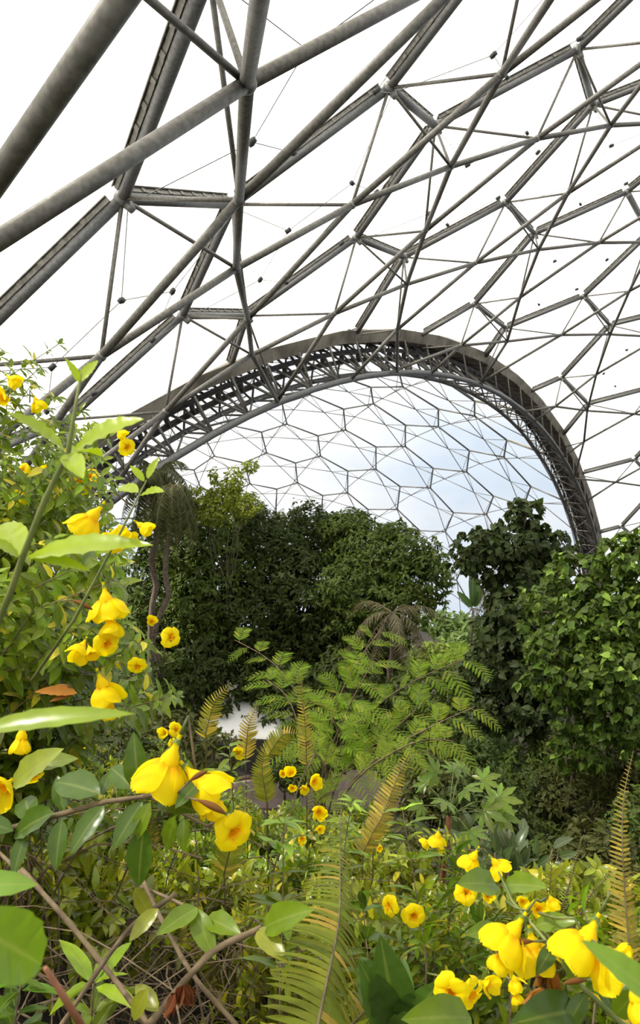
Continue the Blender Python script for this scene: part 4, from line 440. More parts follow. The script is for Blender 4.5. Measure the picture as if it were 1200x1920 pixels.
# gutter: flat plates, kinked every few metres, with stiffening ribs beneath
kink = np.linspace(TH0, TH1, 23)
for i in range(len(kink)-1):
    a, b = kink[i], kink[i+1]; g = MB(); K = 1/math.cos((b-a)/2)*.999
    sec = [(.25, 44.12), (-.02, 44.10), (.04, 43.50), (2.05, 43.60), (2.1, 43.9)]
    P0 = [ap(a, r, o) for o, r in sec]; P1 = [ap(b, r, o) for o, r in sec]
    n_ = len(sec); g.addq(P0+P1, [(j, j+1, n_+j+1, n_+j) for j in range(n_-1)]+[(n_-1, 0, n_, 2*n_-1)])
    g.f.append(np.arange(n_)); g.f.append(np.arange(n_)[::-1]+n_)
    go = g.obj('gutter_plate', M['gutter'], arch, False, loc=ap((a+b)/2, 43.8, 1))
    for s in (0, .2, .4, .6, .8):
        rb = MB(); t = a+(b-a)*s; k = math.cos((b-a)/2)/math.cos((s-.5)*(b-a))
        beam(rb, ap(t, 43.46*k, .06), ap(t, 43.55*k, 2.05), ap(t, 1, 0)-CC, .035, .10)
        rb.obj('rib', M['gutter'], go, False, loc=ap(t, 43.7, 1))
    lb = MB(); beam(lb, ap(a, 43.5, 2.15), ap(b, 43.5, 2.15), ap(a, 1, 0)-CC, .10, .2)
    lb.obj('edge_beam', M['darkrail'], go, False, loc=ap(a, 43.5, 2.15))
# ------------------------------------------------------------------ ground
def make_ground():
    xs = np.concatenate([np.linspace(-60, -8, 18), np.linspace(-7.5, 14, 66), np.linspace(16, 90, 22)])
    ys = np.concatenate([np.linspace(-4, 14, 60), np.linspace(14.6, 40, 50), np.linspace(42, 96, 24)])
    X, Y = np.meshgrid(xs, ys, indexing='ij')
    Z = ground(X, Y)
    V = np.stack([X, Y, Z], -1).reshape(-1, 3); n = len(ys)
    i = np.arange(len(xs)-1)[:, None]*n+np.arange(n-1)[None]; i = i.ravel()
    m_ = MB(); m_.addq(V, np.stack([i, i+n, i+n+1, i+1], 1)); o = m_.obj('ground', M['soil']); tag(o, kind='structure')
make_ground()
def colr(base, n, dv=.18, dh=.12, yellow=0., ycol=(.55, .48, .05)):
    c = np.array(base)[None]*(1+rng.uniform(-dv, dv, (n, 1))); c = c*(1+rng.uniform(-dh, dh, (n, 3)))
    if yellow:
        k = rng.random(n) < yellow; c[k] = np.array(ycol)*(1+rng.uniform(-.25, .25, (k.sum(), 1)))
    return np.clip(c, 0, 1)
def ondir(n, bias=None):
    v = rng.normal(size=(n, 3)); v = unit(v)
    return v if bias is None else unit(v+np.asarray(bias))

# ------------------------------------------------------------------ trees
def twigs(mb, c, out, n, size, tpl, base, droop=.55, dv=.22, fan=6, yellow=0., upw=.6, ycol=(.3, .33, .05)):
    """n twig ends at c (n,3) facing `out`, each a fan of drooping leaves"""
    k = len(c)
    for j in range(fan):
        a = 2*np.pi*j/fan+rng.uniform(-.4, .4, k)
        X, Y, Z = frame(out, (0, 0, 1))
        d = unit(Y*rng.uniform(.1, .9, (k, 1))+X*np.cos(a)[:, None]+Z*np.sin(a)[:, None]*.8+np.array([0, 0, -droop]))
        up = unit(ondir(k)*.55+np.array([0, 0, upw])+out*.35)
        scatter(mb, tpl, c+rng.normal(scale=size*.12, size=(k, 3)), d, up, size*rng.uniform(.65, 1.25, k), colr(base, k, dv, .1, yellow, ycol))
def limb(mb, a, b, r0, r1, wig=.06, n=7):
    a = np.asarray(a, float); b = np.asarray(b, float); L = np.linalg.norm(b-a); t = np.linspace(0, 1, n)
    P = a+(b-a)*t[:, None]+rng.normal(scale=wig*L*.3, size=(n, 3))*np.sin(np.pi*t)[:, None]; P[:, 2] += .06*L*np.sin(np.pi*t)
    tube(mb, P, r0+(r1-r0)*t, 7); return P
def tree(name, label, cat, base, blobs, leaf, size, base_col, dens, group=None, trunk_r=.14, mat='tree', fan=6, droop=.55, yellow=0., inner=.25, lean=None, dv=.25, ycol=(.30, .33, .05)):
    """blobs: (centre xyz, radii xyz). One trunk, a limb into every blob, foliage on each"""
    bx, by = base; bz = float(ground(bx, by)); root = empty(name, (bx, by, bz), label, cat, group)
    top = max(b[0][2] for b in blobs); cx = np.mean([b[0][0] for b in blobs]); cy = np.mean([b[0][1] for b in blobs])
    tk = MB(); fk = np.array([bx+(cx-bx)*.6, by+(cy-by)*.6, bz+(top-bz)*.62])
    P = limb(tk, (bx, by, bz-.2), fk, trunk_r, trunk_r*.6, .05, 10)
    tk.obj('trunk', M['bark'], root, loc=(bx, by, bz))
    br = MB(); fo = MB()
    for c, r in blobs:
        c = np.asarray(c, float); r = np.asarray(r, float)
        s = P[rng.integers(4, 10)]
        limb(br, s, c, trunk_r*.45, trunk_r*.15)
        area = 4*np.pi*(np.mean(r))**2; n = int(dens*area)
        d = ondir(n, (0, 0, .12)); lump = 1+.22*np.sin(d[:, 0]*5+c[0]*3)*np.cos(d[:, 2]*6+c[2])+rng.normal(scale=.06, size=n)
        rad = np.where(rng.random(n) < inner, rng.uniform(.35, .85, n), rng.uniform(.84, 1.04, n))*lump
        p = c+d*r*rad[:, None]
        for _ in range(5):
            e = p[rng.integers(0, n)]; tube(br, [c+(e-c)*.1, c+(e-c)*.5+rng.normal(scale=.1, size=3), e], [trunk_r*.14, trunk_r*.1, .008], 5, caps=False)
        twigs(fo, p, unit(d*r), n, size, leaf, base_col, droop, dv, fan, yellow, ycol=ycol)
    br.obj('branches', M['bark'], root, loc=P[-1]); fo.obj('foliage', M[mat], root, False, loc=np.mean([b[0] for b in blobs], axis=0))
    return root
def B(px, py, d, rpx, rpy=None, rd=None):
    """a blob seen at pixel (px,py), d metres away, rpx x rpy pixels in half size"""
    rpy = rpy or rpx; c = at(px, py, d); k = d/FPX
    return (c, (rpx*k, rd or (rpx+rpy)*.5*k, rpy*k))
DKG = (.043, .062, .012); MDG = (.068, .10, .015); LTG = (.15, .20, .025); OLV = (.07, .078, .016); YLG = (.24, .28, .035)
def gp(px, d):      # ground position below pixel column px at view distance d
    p = at(px, 1200, d); return (p[0], p[1])
TG = 'dark canopy trees across the valley'
tree('broadleaf_tree', 'tall dark broadleaf tree beside the drooping palm, pale tips on its left crown', 'tree', gp(345, 31),
     [B(300, 1120, 31, 75, 90), B(330, 1010, 31.5, 80, 65), B(400, 1050, 30, 85, 75), B(350, 1210, 30, 90, 80), B(430, 965, 32, 55, 45), B(270, 1240, 31, 60, 70), B(390, 1130, 29, 70, 70)],
     LEAF2, .27, MDG, 20, TG, .17)
tree('broadleaf_tree', 'broad dense dark green tree in the middle of the canopy, below the fan-shaped palm tips', 'tree', gp(560, 30),
     [B(500, 1040, 31, 85, 80), B(580, 1010, 32, 80, 60), B(560, 1120, 29.5, 100, 90), B(480, 1160, 29, 80, 80), B(520, 1250, 29, 90, 70), B(640, 1200, 29, 80, 80), B(650, 1020, 31, 60, 55)],
     LEAF2, .26, DKG, 20, TG, .17)
tree('broadleaf_tree', 'rounded dark tree right of centre whose leafy edge ends at the gap of open sky', 'tree', gp(720, 28),
     [B(700, 1055, 29, 70, 60), B(760, 1040, 28.5, 55, 45), B(790, 1090, 28, 52, 48), B(715, 1140, 28, 85, 70), B(665, 1115, 28, 70, 70), B(690, 1215, 28, 70, 70), B(815, 1060, 28, 30, 28), B(740, 1000, 29, 35, 22), B(650, 985, 30, 50, 28)],
     LEAF2, .25, MDG, 21, TG, .16)
tree('climbing_vine_tree', 'slender bright green vine-covered spire of leaves in front of the far dome, left of centre', 'tree', gp(425, 28),
     [B(440, 900, 28, 16, 26), B(420, 930, 28, 24, 24), B(395, 955, 28, 32, 26), B(462, 945, 28, 26, 24), B(470, 872, 28, 15, 9), B(400, 890, 28, 8, 14), B(370, 935, 28, 28, 22)],
     LEAF2, .20, YLG, 26, None, .05, inner=.15)
# understorey below the canopy
tree('understorey_tree', 'thin-stemmed dark shrub tree in deep shade under the left canopy', 'tree', gp(330, 27),
     [B(330, 1300, 27, 70, 60), B(420, 1290, 27, 70, 60), B(390, 1230, 28, 60, 50)], LEAF2, .24, DKG, 17, 'shaded understorey trees', .08)
tree('understorey_tree', 'dark shaded shrub tree directly behind the feathery sapling', 'tree', gp(600, 26),
     [B(560, 1310, 26, 80, 60), B(640, 1300, 26, 80, 70), B(700, 1340, 25.5, 75, 60), B(600, 1400, 26, 70, 50), B(500, 1320, 27, 50, 45), B(680, 1395, 25.5, 60, 36)], LEAF2, .24, DKG, 17, 'shaded understorey trees', .08)
tree('understorey_tree', 'mid green bushy tree between the feathery sapling and the right-hand heart-leaved tree', 'tree', gp(810, 24),
     [B(800, 1300, 24, 70, 60), B(850, 1370, 23, 70, 60), B(770, 1390, 23, 60, 50), B(870, 1290, 25, 50, 50), B(840, 1440, 22, 70, 50)], LEAF2, .22, MDG, 17, 'shaded understorey trees', .08)
# right-hand trees with heart-shaped leaves
tree('heart_leaved_tree', 'tall dark heart-leaved tree rising to a leafy spire in front of the far dome', 'tree', gp(960, 21),
     [B(985, 965, 21, 34, 30), B(975, 1020, 21, 70, 38), B(1030, 1030, 21, 50, 34), B(900, 1025, 21, 50, 30), B(880, 1060, 21, 30, 22), B(985, 1085, 21, 80, 40), B(950, 1160, 20.5, 50, 55), B(1010, 1155, 20.5, 60, 60), B(930, 1235, 20, 50, 55), B(985, 1260, 20, 70, 60), B(1010, 1330, 19.5, 60, 50), B(930, 1320, 20, 45, 50), B(895, 1275, 20.5, 35, 45)],
     HEART, .19, (.042, .060, .017), 26, 'heart-leaved trees on the right', .11, fan=4, droop=.9, inner=.2)
tree('heart_leaved_tree', 'large bright-tipped heart-leaved tree filling the right edge', 'tree', gp(1085, 16),
     [B(1090, 1080, 16, 60, 42), B(1175, 1042, 15.5, 55, 40), B(1215, 1030, 15.5, 40, 40), B(1090, 1400, 15.5, 60, 40), B(1130, 1250, 15.2, 70, 60), B(1045, 1150, 16, 65, 60), B(1130, 1160, 15.5, 80, 70), B(1200, 1150, 15.5, 60, 80), B(1060, 1240, 15.5, 75, 70), B(1160, 1270, 15, 80, 80), B(1110, 1330, 15.5, 70, 60), B(1195, 1370, 15, 50, 60)],
     HEART, .155, (.07, .115, .016), 28, 'heart-leaved trees on the right', .10, fan=4, droop=.9, inner=.2, yellow=.12, dv=.4, ycol=(.22,.34,.05))
tree('shrub_tree', 'olive green shrub tree standing in shade behind the tall brown fern frond', 'tree', gp(1120, 16.5),
     [B(1100, 1430, 17, 80, 60), B(1180, 1480, 16, 60, 70), B(1080, 1510, 16.5, 80, 60), B(1150, 1580, 16, 80, 60), B(1060, 1600, 16, 60, 50), B(1190, 1650, 16, 50, 50)], LEAF2, .15, OLV, 26, 'shaded shrubs below the heart-leaved trees', .07)
tree('shrub_tree', 'light green loose shrub tree seen between the two dark trunks on the right', 'tree', gp(1000, 21),
     [B(1000, 1400, 21, 60, 50), B(930, 1430, 21, 60, 50), B(1030, 1480, 20, 60, 40), B(960, 1500, 20, 70, 50), B(1000, 1580, 19, 70, 50), B(900, 1390, 22, 50, 40)], LEAF2, .17, (.075, .12, .03), 22, 'shaded shrubs below the heart-leaved trees', .07)
# far greenery at the valley end
tree('distant_tree', 'low pale green tree far off below the open gap of sky', 'tree', gp(855, 48), [B(850, 1175, 48, 40, 22), B(820, 1165, 50, 34, 18), B(890, 1185, 46, 36, 24), B(860, 1215, 44, 50, 26)], LEAF2, .5, (.11, .17, .045), 7, 'distant trees at the valley end', .15)
tree('distant_tree', 'yellow-green tree beyond the banana-like plant, lower in the gap', 'tree', gp(850, 38), [B(840, 1240, 38, 45, 32), B(880, 1265, 36, 45, 34), B(800, 1245, 38, 40, 34), B(915, 1230, 37, 40, 34)], LEAF2, .36, LTG, 10, 'distant trees at the valley end', .12)
for i, (px, d, top) in enumerate([(60, 40, 1090), (180, 38, 1060), (1010, 40, 1180), (1120, 38, 1160), (1250, 34, 1150), (-60, 36, 1050)]):
    lab = ['dark tree mass far left behind the yellow-flowered shrub', 'dark tree behind the palm trunks at the left', 'dark tree glimpsed behind the heart-leaved trees', 'dark tree behind the large right-hand crown', 'tree beyond the right edge of the frame', 'tree beyond the left edge of the frame'][i]
    if i == 4 or i == 5: continue
    tree('backdrop_tree', lab, 'tree', gp(px, d), [B(px, top+60, d, 80, 60), B(px+50, top+120, d, 80, 70), B(px-50, top+140, d, 80, 70), B(px, top+220, d, 100, 80)], LEAF2, .38, DKG, 9, 'backdrop trees', .18)

# ------------------------------------------------------------------ fronds, palms
def frond(P, n, lf, wid, tpl, base, droop=.3, sweep=.45, yellow=0., dv=.15, ycol=(.5, .42, .06), up=(0, 0, 1), jit=.05, r=.006, start=.12):
    """rachis along points P, n pairs of leaflets of length lf(t); returns (rachis MB, leaflet MB)"""
    P = np.asarray(P, float); s = np.concatenate([[0], np.cumsum(np.linalg.norm(np.diff(P, axis=0), axis=1))]); s /= s[-1]
    ra = MB(); tube(ra, P, np.linspace(r, r*.3, len(P)), 5)
    t = np.linspace(start, .995, n); pos = np.stack([np.interp(t, s, P[:, k]) for k in range(3)], 1)
    tan = unit(np.stack([np.interp(np.minimum(t+.02, 1), s, P[:, k])-np.interp(t-.02, s, P[:, k]) for k in range(3)], 1))
    X, Y, Z = frame(tan, up); lm = MB(); L = np.array([lf(q) for q in t])
    for sg in (-1, 1):
        d = unit(X*sg+Y*sweep+Z*(-droop)+rng.normal(scale=jit, size=(n, 3)))
        scatter(lm, tpl, pos, d, Z+X*sg*.15, L*rng.uniform(.9, 1.1, n), colr(base, n, dv, .08, yellow, ycol))
    return ra, lm
def arc(a, dirh, L, rise, sag, n=12):
    """curve leaving a along horizontal dirh, rising then sagging"""
    t = np.linspace(0, 1, n); a = np.asarray(a, float); dirh = unit(np.asarray(dirh, float))
    return a+dirh*(L*(t-.12*t**3))[:, None]+np.array([0, 0, 1])*(rise*t-sag*t**2.2)[:, None]
def palm(name, label, base, crown, nf, L, rise, sag, lf, col, trunk_r=.13, group=None, npair=44, tpl=BLADE, mat='palm', yellow=0., droop=.45, az=None, ncol=None):
    bx, by = base; bz = float(ground(bx, by)); root = empty(name, (bx, by, bz), label, 'palm', group)
    tk = MB(); P = limb(tk, (bx, by, bz-.2), crown, trunk_r, trunk_r*.75, .03, 14); tk.obj('trunk', M['bark'], root, loc=(bx, by, bz))
    for i in range(nf):
        a = 2*np.pi*(i*.382) if az is None else az[i % len(az)]+rng.uniform(-.15, .15)
        k = rng.uniform(.75, 1.1); e = i/nf
        C_ = arc(crown, (math.cos(a), math.sin(a), 0), L*k, L*(rise*(1-e*1.5)), L*sag*(.7+.6*e))
        ra, lm = frond(C_, npair, lambda t: lf*(math.sin(math.pi*min(1, t*.9+.12))**.6), 0, tpl, col, droop, .75, yellow, r=.016, dv=.45, jit=.14)
        f = ra.obj('frond', M['rachis'], root, loc=crown); lm.obj('leaflets', M[mat], f, False, loc=crown)
    return root
palm('feather_palm', 'tall palm at the left with dark drooping fronds hanging below the steel arch', gp(262, 27), at(290, 885, 27), 26, 1.5, .95, 1.3, .50, (.085, .095, .03), .14, None, 40)
palm('feather_palm', 'second palm beside it, its grey-green frond skirt hanging lower', gp(252, 26), at(325, 912, 26), 26, 1.1, .55, 1.9, .45, (.09, .10, .035), .12, None, 38)
palm('feather_palm', 'palm inside the central canopy with brown-grey fronds sweeping down to the right', gp(735, 26), at(735, 1150, 25), 13, 2.1, .6, 1.15, .42, (.15, .13, .075), .13, None, 30)
palm('feather_palm', 'small palm beneath the tall heart-leaved tree with dry drooping fronds', gp(945, 24), at(940, 1115, 24), 13, 1.3, .6, 1.2, .34, (.12, .11, .06), .1, None, 24)
for i, (px, py) in enumerate([(497, 985), (575, 975), (628, 985), (470, 985)]):
    c = at(px, py, 33); palm('fishtail_palm', ['dark upright palm tip poking above the canopy, left of the pair', 'dark upright palm tip above the middle of the canopy', 'dark upright palm tip at the right above the canopy', 'leftmost dark palm tip beside the vine-covered spire'][i],
         gp(px, 33), c, 7, 1.1, 1.1, .5, .34, (.04, .06, .03), .06, 'palm tips above the canopy', 22)
def banana():
    bx, by = gp(887, 26); bz = float(ground(bx, by)); root = empty('banana_plant', (bx, by, bz), 'slender banana-like plant with one upright paddle leaf in the sky gap', 'plant')
    s = MB(); top = at(887, 1140, 26); limb(s, (bx, by, bz-.2), top, .07, .04, .01); s.obj('stem', M['bark'], root, loc=(bx, by, bz))
    pad = leaf_tpl(8, .30, .35, .12, prof=[(0, .3), (.15, .9), (.6, 1), (.9, .5), (1, 0)])
    for (px, py, d, w_) in [(887, 1068, (0, 0), 1.4), (905, 1100, (.35, .1), .9), (868, 1120, (-.35, .1), .8)]:
        l = MB(); tip = at(px, py, 26); dv_ = unit(tip-top); scatter(l, pad, top[None], dv_[None], np.array([[.2, -1, .1]]), np.array([w_]), np.array([[.07, .13, .04]]))
        l.obj('leaf', M['leaf'], root, loc=top)
banana()

# ------------------------------------------------------------------ path and canopy glimpsed below
pm = MB(); pc = [(x_, y_) for x_, y_ in zip(np.linspace(-7, 3.4, 24), 24.4+1.2*np.sin(np.linspace(-1.2, 1.2, 24)))]
V = []; 
for (x_, y_) in pc: V += [(x_, y_-1.9, float(ground(x_, y_-1.9))+.08), (x_, y_+1.9, float(ground(x_, y_+1.9))+.08)]
for (x_, y_) in pc: V += [(x_, y_-1.9, float(ground(x_, y_-1.9))-.2), (x_, y_+1.9, float(ground(x_, y_+1.9))-.2)]
n_ = len(pc); F = [(2*i, 2*i+2, 2*i+3, 2*i+1) for i in range(n_-1)]+[(2*i, 2*i+2*n_, 2*i+2+2*n_, 2*i+2) for i in range(n_-1)]+[(2*i+1, 2*i+3, 2*i+3+2*n_, 2*i+1+2*n_) for i in range(n_-1)]
pm.addq(V, F); po = pm.obj('path', M['path'], None, False); tag(po, kind='structure')
kb = MB(); tube(kb, [(x_, y_+1.95, float(ground(x_, y_+1.95))+.14) for x_, y_ in pc], .09, 6); tag(kb.obj('trim_path', M['rock']), kind='structure')
def pavilion():
    c = at(462, 1352, 26); bx, by = c[0], c[1]; bz = float(ground(bx, by)); zt = c[2]
    root = empty('white_canopy', (bx, by, bz), 'bright white flat canopy roof glimpsed between ferns below the trees', 'canopy')
    r = MB(); V = [];
    for i in range(7):
        for j in range(5):
            x_ = -1.5+3*i/6; y_ = -.9+1.8*j/4; V.append((bx+x_, by+y_, zt+.12*math.cos(x_)*math.cos(y_)-.28*(y_+1.4)*0+.25*y_))
    r.addq(V, [(i*5+j, (i+1)*5+j, (i+1)*5+j+1, i*5+j+1) for i in range(6) for j in range(4)])
    ro = r.obj('roof', M['white'], root, loc=(bx, by, zt)); md = ro.modifiers.new('thick', 'SOLIDIFY'); md.thickness = .04
    for sx in (-1.35, 1.35):
        for sy in (-.8, .8):
            p = MB(); tube(p, [(bx+sx, by+sy, float(ground(bx+sx, by+sy))-.1), (bx+sx, by+sy, zt+.25*sy)], .04, 8); p.obj('post', M['bark'], root, loc=(bx+sx, by+sy, bz))
pavilion()
# ------------------------------------------------------------------ yellow trumpet flowers
YEL = np.array([.97, .79, .006]); ORA = np.array([.93, .50, .004])
def petal_mesh(name, openk):
    nu, nv = 8, 10; V = []; Cc = []
    for j in range(nv+1):
        v = j/nv
        if openk == 0:   # spread
            r = .012+.040*v; z = .052+.012*math.sin(v*1.9)-.020*v*v
        elif openk == 1: # nodding bell, petals flopping back
            r = .013+.026*math.sin(min(v*2.2, 1.57))+.016*max(0, v-.7); z = .046+.050*v**1.15
        else:            # half closed
            r = .012+.021*math.sin(v*2.0); z = .048+.045*v
        w = .011+.0185*math.sin(v/.62*math.pi/2) if v < .62 else .0295*math.sqrt(max(0, 1-((v-.62)/.385)**2))
        for i in range(nu+1):
            u = -1+2*i/nu; zz = z+.005*u-.006*u*u*(1 if openk == 0 else .2)+.002*math.sin(u*7+v*5)*v
            
            if openk == 0: V.append((r-.005*u*u*v, w*u, zz))
            else:
                W2 = w*(1.12 if openk == 1 else .95); ph = W2*u/max(r, .018); ro_ = r+.003*u; V.append((ro_*math.cos(ph), ro_*math.sin(ph), z+.002*math.sin(u*6)))
            k = min(1, v*3.2)
            Cc.append((*(ORA*(1-k)+YEL*k), 0))
    m_ = MB(); q = [(j*(nu+1)+i, (j+1)*(nu+1)+i, (j+1)*(nu+1)+i+1, j*(nu+1)+i+1) for j in range(nv) for i in range(nu)]
    m_.addq(V, q, Cc); return m_.mesh(name, M['petal'])
def throat_mesh():
    zs = [0, .012, .024, .032, .040, .050, .055, .050, .040, .026]; rs = [.0035, .004, .006, .011, .015, .0165, .0155, .0135, .011, .004]
    V = []; Cc = []; n = 14
    for k, (z, r) in enumerate(zip(zs, rs)):
        for i in range(n):
            a = 2*math.pi*i/n; rr_ = r*(1+.06*math.cos(5*a)); V.append((rr_*math.cos(a), rr_*math.sin(a), z))
            c = YEL if k < 7 else ORA*(1 if k < 9 else .6); Cc.append((*c, 0))
    q = [(k*n+i, k*n+(i+1) % n, (k+1)*n+(i+1) % n, (k+1)*n+i) for k in range(len(zs)-1) for i in range(n)]
    m_ = MB(); m_.addq(V, q, Cc); return m_.mesh('corolla', M['petal'])
def calyx_mesh():
    m_ = MB(); n = 5; a = 2*np.pi*np.arange(n)/n; d = np.stack([np.cos(a)*.35, np.sin(a)*.35, np.ones(n)], 1)
    scatter(m_, LEAF3, np.zeros((n, 3)), unit(d), unit(np.stack([-np.cos(a), -np.sin(a), a*0], 1)), .020, colr((.13, .20, .04), n))
    tube(m_, [(0, 0, -.03), (0, 0, .004)], [.0018, .0035], 6, (.14, .18, .05)); return m_.mesh('calyx', M['leaf'])
def bud_mesh():
    m_ = MB(); t = np.linspace(0, 1, 9); P = np.stack([0*t, .006*np.sin(t*2), t*.055], 1)
    tube(m_, P, .0015+.0065*np.sin(np.pi*t**1.3)**.8*(1-t*.35), 8, (.20, .085, .02)); return m_.mesh('bud', M['dry'])
PET = [petal_mesh('petal', 0), petal_mesh('petal', 1), petal_mesh('petal', 2)]; THR = throat_mesh(); CAL = calyx_mesh(); BUD = bud_mesh()
from mathutils import Matrix
def rot_from(Zv, spin=0.):
    X, Y, Z = frame(np.array([Zv], float), np.array([[.1, .2, 1.]]))    # Y of the frame along Zv
    R_ = Matrix(((X[0][0], Z[0][0], Y[0][0]), (X[0][1], Z[0][1], Y[0][1]), (X[0][2], Z[0][2], Y[0][2])))
    if R_.determinant() < 0: R_ = Matrix(((-X[0][0], Z[0][0], Y[0][0]), (-X[0][1], Z[0][1], Y[0][1]), (-X[0][2], Z[0][2], Y[0][2])))
    return (R_.to_4x4() @ Matrix.Rotation(spin, 4, 'Z')).to_euler()
def camdir(ax, ay, az):
    """direction given as right, up, towards the viewer"""
    return unit(np.array([ax, -az*CP-ay*0, 0])+np.array([0, ay*SP*-1*0, ay]) + np.array([0, 0, az*SP]))
def flower(root, px, py, size, axis=(0, .2, 1), kind=0, depth=None, stems=None, back=None):
    """flower whose face is seen at px,py with the given apparent diameter in pixels"""
    d = depth or FPX*.088/size; s = size*d/FPX/.098; axis = (axis[0]*1.2, -.6, .22) if kind == 1 and axis[2] <= .6 else axis; ax = camdir(*axis)
    face = at(px, py, d); o0 = face-ax*.055*s
    f = link('flower', THR, root, o0); f.rotation_euler = rot_from(ax, rng.uniform(0, 1.2)); f.scale = (s, s, s)
    for k in range(5):
        p = bpy.data.objects.new('petal', PET[kind]); COL.objects.link(p); p.parent = f; p.rotation_euler = (rng.uniform(-.12, .12), rng.uniform(-.12, .12), 2*math.pi*k/5)
    c = bpy.data.objects.new('calyx', CAL); COL.objects.link(c); c.parent = f
    if stems is not None:
        e = o0-ax*.03*s; b_ = e-ax*.06+np.array([0, .05, -.10]) if back is None else np.asarray(back)
        tube(stems, [b_, (b_+e)/2+np.array([0, 0, -.005]), e], [.003, .0025, .0018], 5)
    return f
def bud(root, px, py, d, ax, s=1., stems=None):
    o0 = at(px, py, d); a = camdir(*ax); b = link('bud', BUD, root, o0); b.rotation_euler = rot_from(a); b.scale = (s*.8, s*.8, s*.8)
    if stems is not None: tube(stems, [o0-a*.05+np.array([0, .03, -.04]), o0], .002, 5)

# ------------------------------------------------------------------ shrubs
AL = (.125, .18, .010); AY = (.17, .20, .011)
def whorls(fo, P, a0, step, size, base, per=4, yellow=.06, tpl=None, spread=1.0, bright=None):
    s = np.concatenate([[0], np.cumsum(np.linalg.norm(np.diff(P, axis=0), axis=1))]); L = s[-1]
    q = np.arange(a0*L, L, step); q = q+rng.uniform(-.3, .3, len(q))*step; q = np.clip(q, 0, L*.999); q = np.append(q, L*.999)
    pos = np.stack([np.interp(q, s, P[:, k]) for k in range(3)], 1)
    tan = unit(np.stack([np.interp(np.minimum(q+.02, L), s, P[:, k])-np.interp(np.maximum(q-.02, 0), s, P[:, k]) for k in range(3)], 1)+1e-6)
    X, Y, Z = frame(tan, (.2, .1, 1)); n = len(q); ph = rng.uniform(0, 6.28, n)
    tipk = (q/L)[:, None]
    for j in range(per):
        a = ph+2*np.pi*j/per+rng.uniform(-.3, .3, n); rad = X*np.cos(a)[:, None]+Z*np.sin(a)[:, None]
        d = unit(rad*spread+Y*rng.uniform(.25, .9, (n, 1))+np.array([0, 0, -.18])+rng.normal(scale=.12, size=(n, 3)))
        up = unit(Y*.9-rad*.1+np.array([0, 0, .7])+rng.normal(scale=.25, size=(n, 3)))
        sz = size*rng.uniform(.6, 1.2, n)*np.where(q > L*.97, .7, 1.)
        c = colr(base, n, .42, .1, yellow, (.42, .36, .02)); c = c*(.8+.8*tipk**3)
        keep = rng.random(n) < .93
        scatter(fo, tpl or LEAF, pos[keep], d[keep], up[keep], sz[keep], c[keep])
def stemcurve(a, b, n=9, arch=.12, wig=.03):
    a = np.asarray(a, float); b = np.asarray(b, float); L = np.linalg.norm(b-a); t = np.linspace(0, 1, n)[:, None]
    out = np.array([b[0]-a[0], b[1]-a[1], 0])
    P = a+(b-a)*t; P = P+np.array([0, 0, 1])*(arch*L*np.sin(np.pi*t))-out*.25*np.sin(np.pi*t)+rng.normal(scale=wig*L, size=(n, 3))*np.sin(np.pi*t)
    return P
def shrub(name, label, base, tips, size=.085, step=.055, a0=.45, col=AL, per=4, yellow=.06, group=None, cat='shrub', rst=.0045, spread_base=.25, tpl=None, stemmat='twig'):
    bx, by = base; bz = float(ground(bx, by)); root = empty(name, (bx, by, bz), label, cat, group)
    st = MB(); fo = MB()
    for tp in tips:
        b = np.array([bx+rng.normal()*spread_base*.5, by+rng.normal()*spread_base*.5, 0]); b[2] = ground(b[0], b[1])-.03
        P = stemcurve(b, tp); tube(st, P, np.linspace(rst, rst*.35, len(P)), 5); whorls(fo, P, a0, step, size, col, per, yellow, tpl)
    return root, st, fo
def finish(root, st, fo, mat='leaf', stemmat='twig'):
    c = root.location[:]
    st.obj('stems', M[stemmat], root, loc=c); fo.obj('foliage', M[mat], root, loc=(c[0], c[1], c[2]+.5))
def boxtips(n, f_xmax, y0, y1, d0, d1, x0=-80):
    out = []
    for _ in range(n):
        y = rng.uniform(y0, y1); xm = f_xmax(y); x = xm-(xm-x0)*rng.random()**1.15; out.append(at(x, y, rng.uniform(d0, d1)))
    return out
edge = lambda y: np.interp(y, [640, 700, 760, 830, 900, 960, 1050, 1150, 1250, 1330, 1400], [105, 130, 150, 215, 235, 235, 225, 255, 300, 350, 430])
# upper left
tips = boxtips(58, edge, 800, 1010, 2.5, 3.3)+[at(x, y, 2.9) for x, y in [(110, 645), (20, 690), (75, 690), (60, 720), (100, 745), (150, 770), (5, 660), (190, 800), (225, 800), (90, 800), (30, 770), (130, 830), (12, 735), (160, 850)]]
r_, st, fo = shrub('allamanda_shrub', 'tallest yellow-flowered allamanda shrub, its thin leafy tips against the sky at upper left', (-1.85, 3.1), tips, .075, .055, .5)
for a in [(22, 712, 34, (.6, .3, .6), 1), (70, 755, 34, (.3, .8, .5), 1), (5, 745, 42, (-.2, .0, .9), 1), (225, 812, 26, (.5, .4, .6), 1), (238, 838, 34, (.5, -.1, .9), 0), (85, 885, 24, (.0, .5, .7), 1),
          (42, 880, 26, (-.3, .3, .8), 0), (30, 932, 44, (-.3, .0, 1), 0), (150, 905, 44, (.2, .1, 1), 0), (168, 892, 36, (.1, .5, .8), 0), (95, 930, 28, (0, .6, .6), 1), (138, 882, 24, (.3, .6, .6), 0)]:
    flower(r_, a[0], a[1], a[2], a[3], a[4], 2.75, st)
finish(r_, st, fo, stemmat='greenstem')
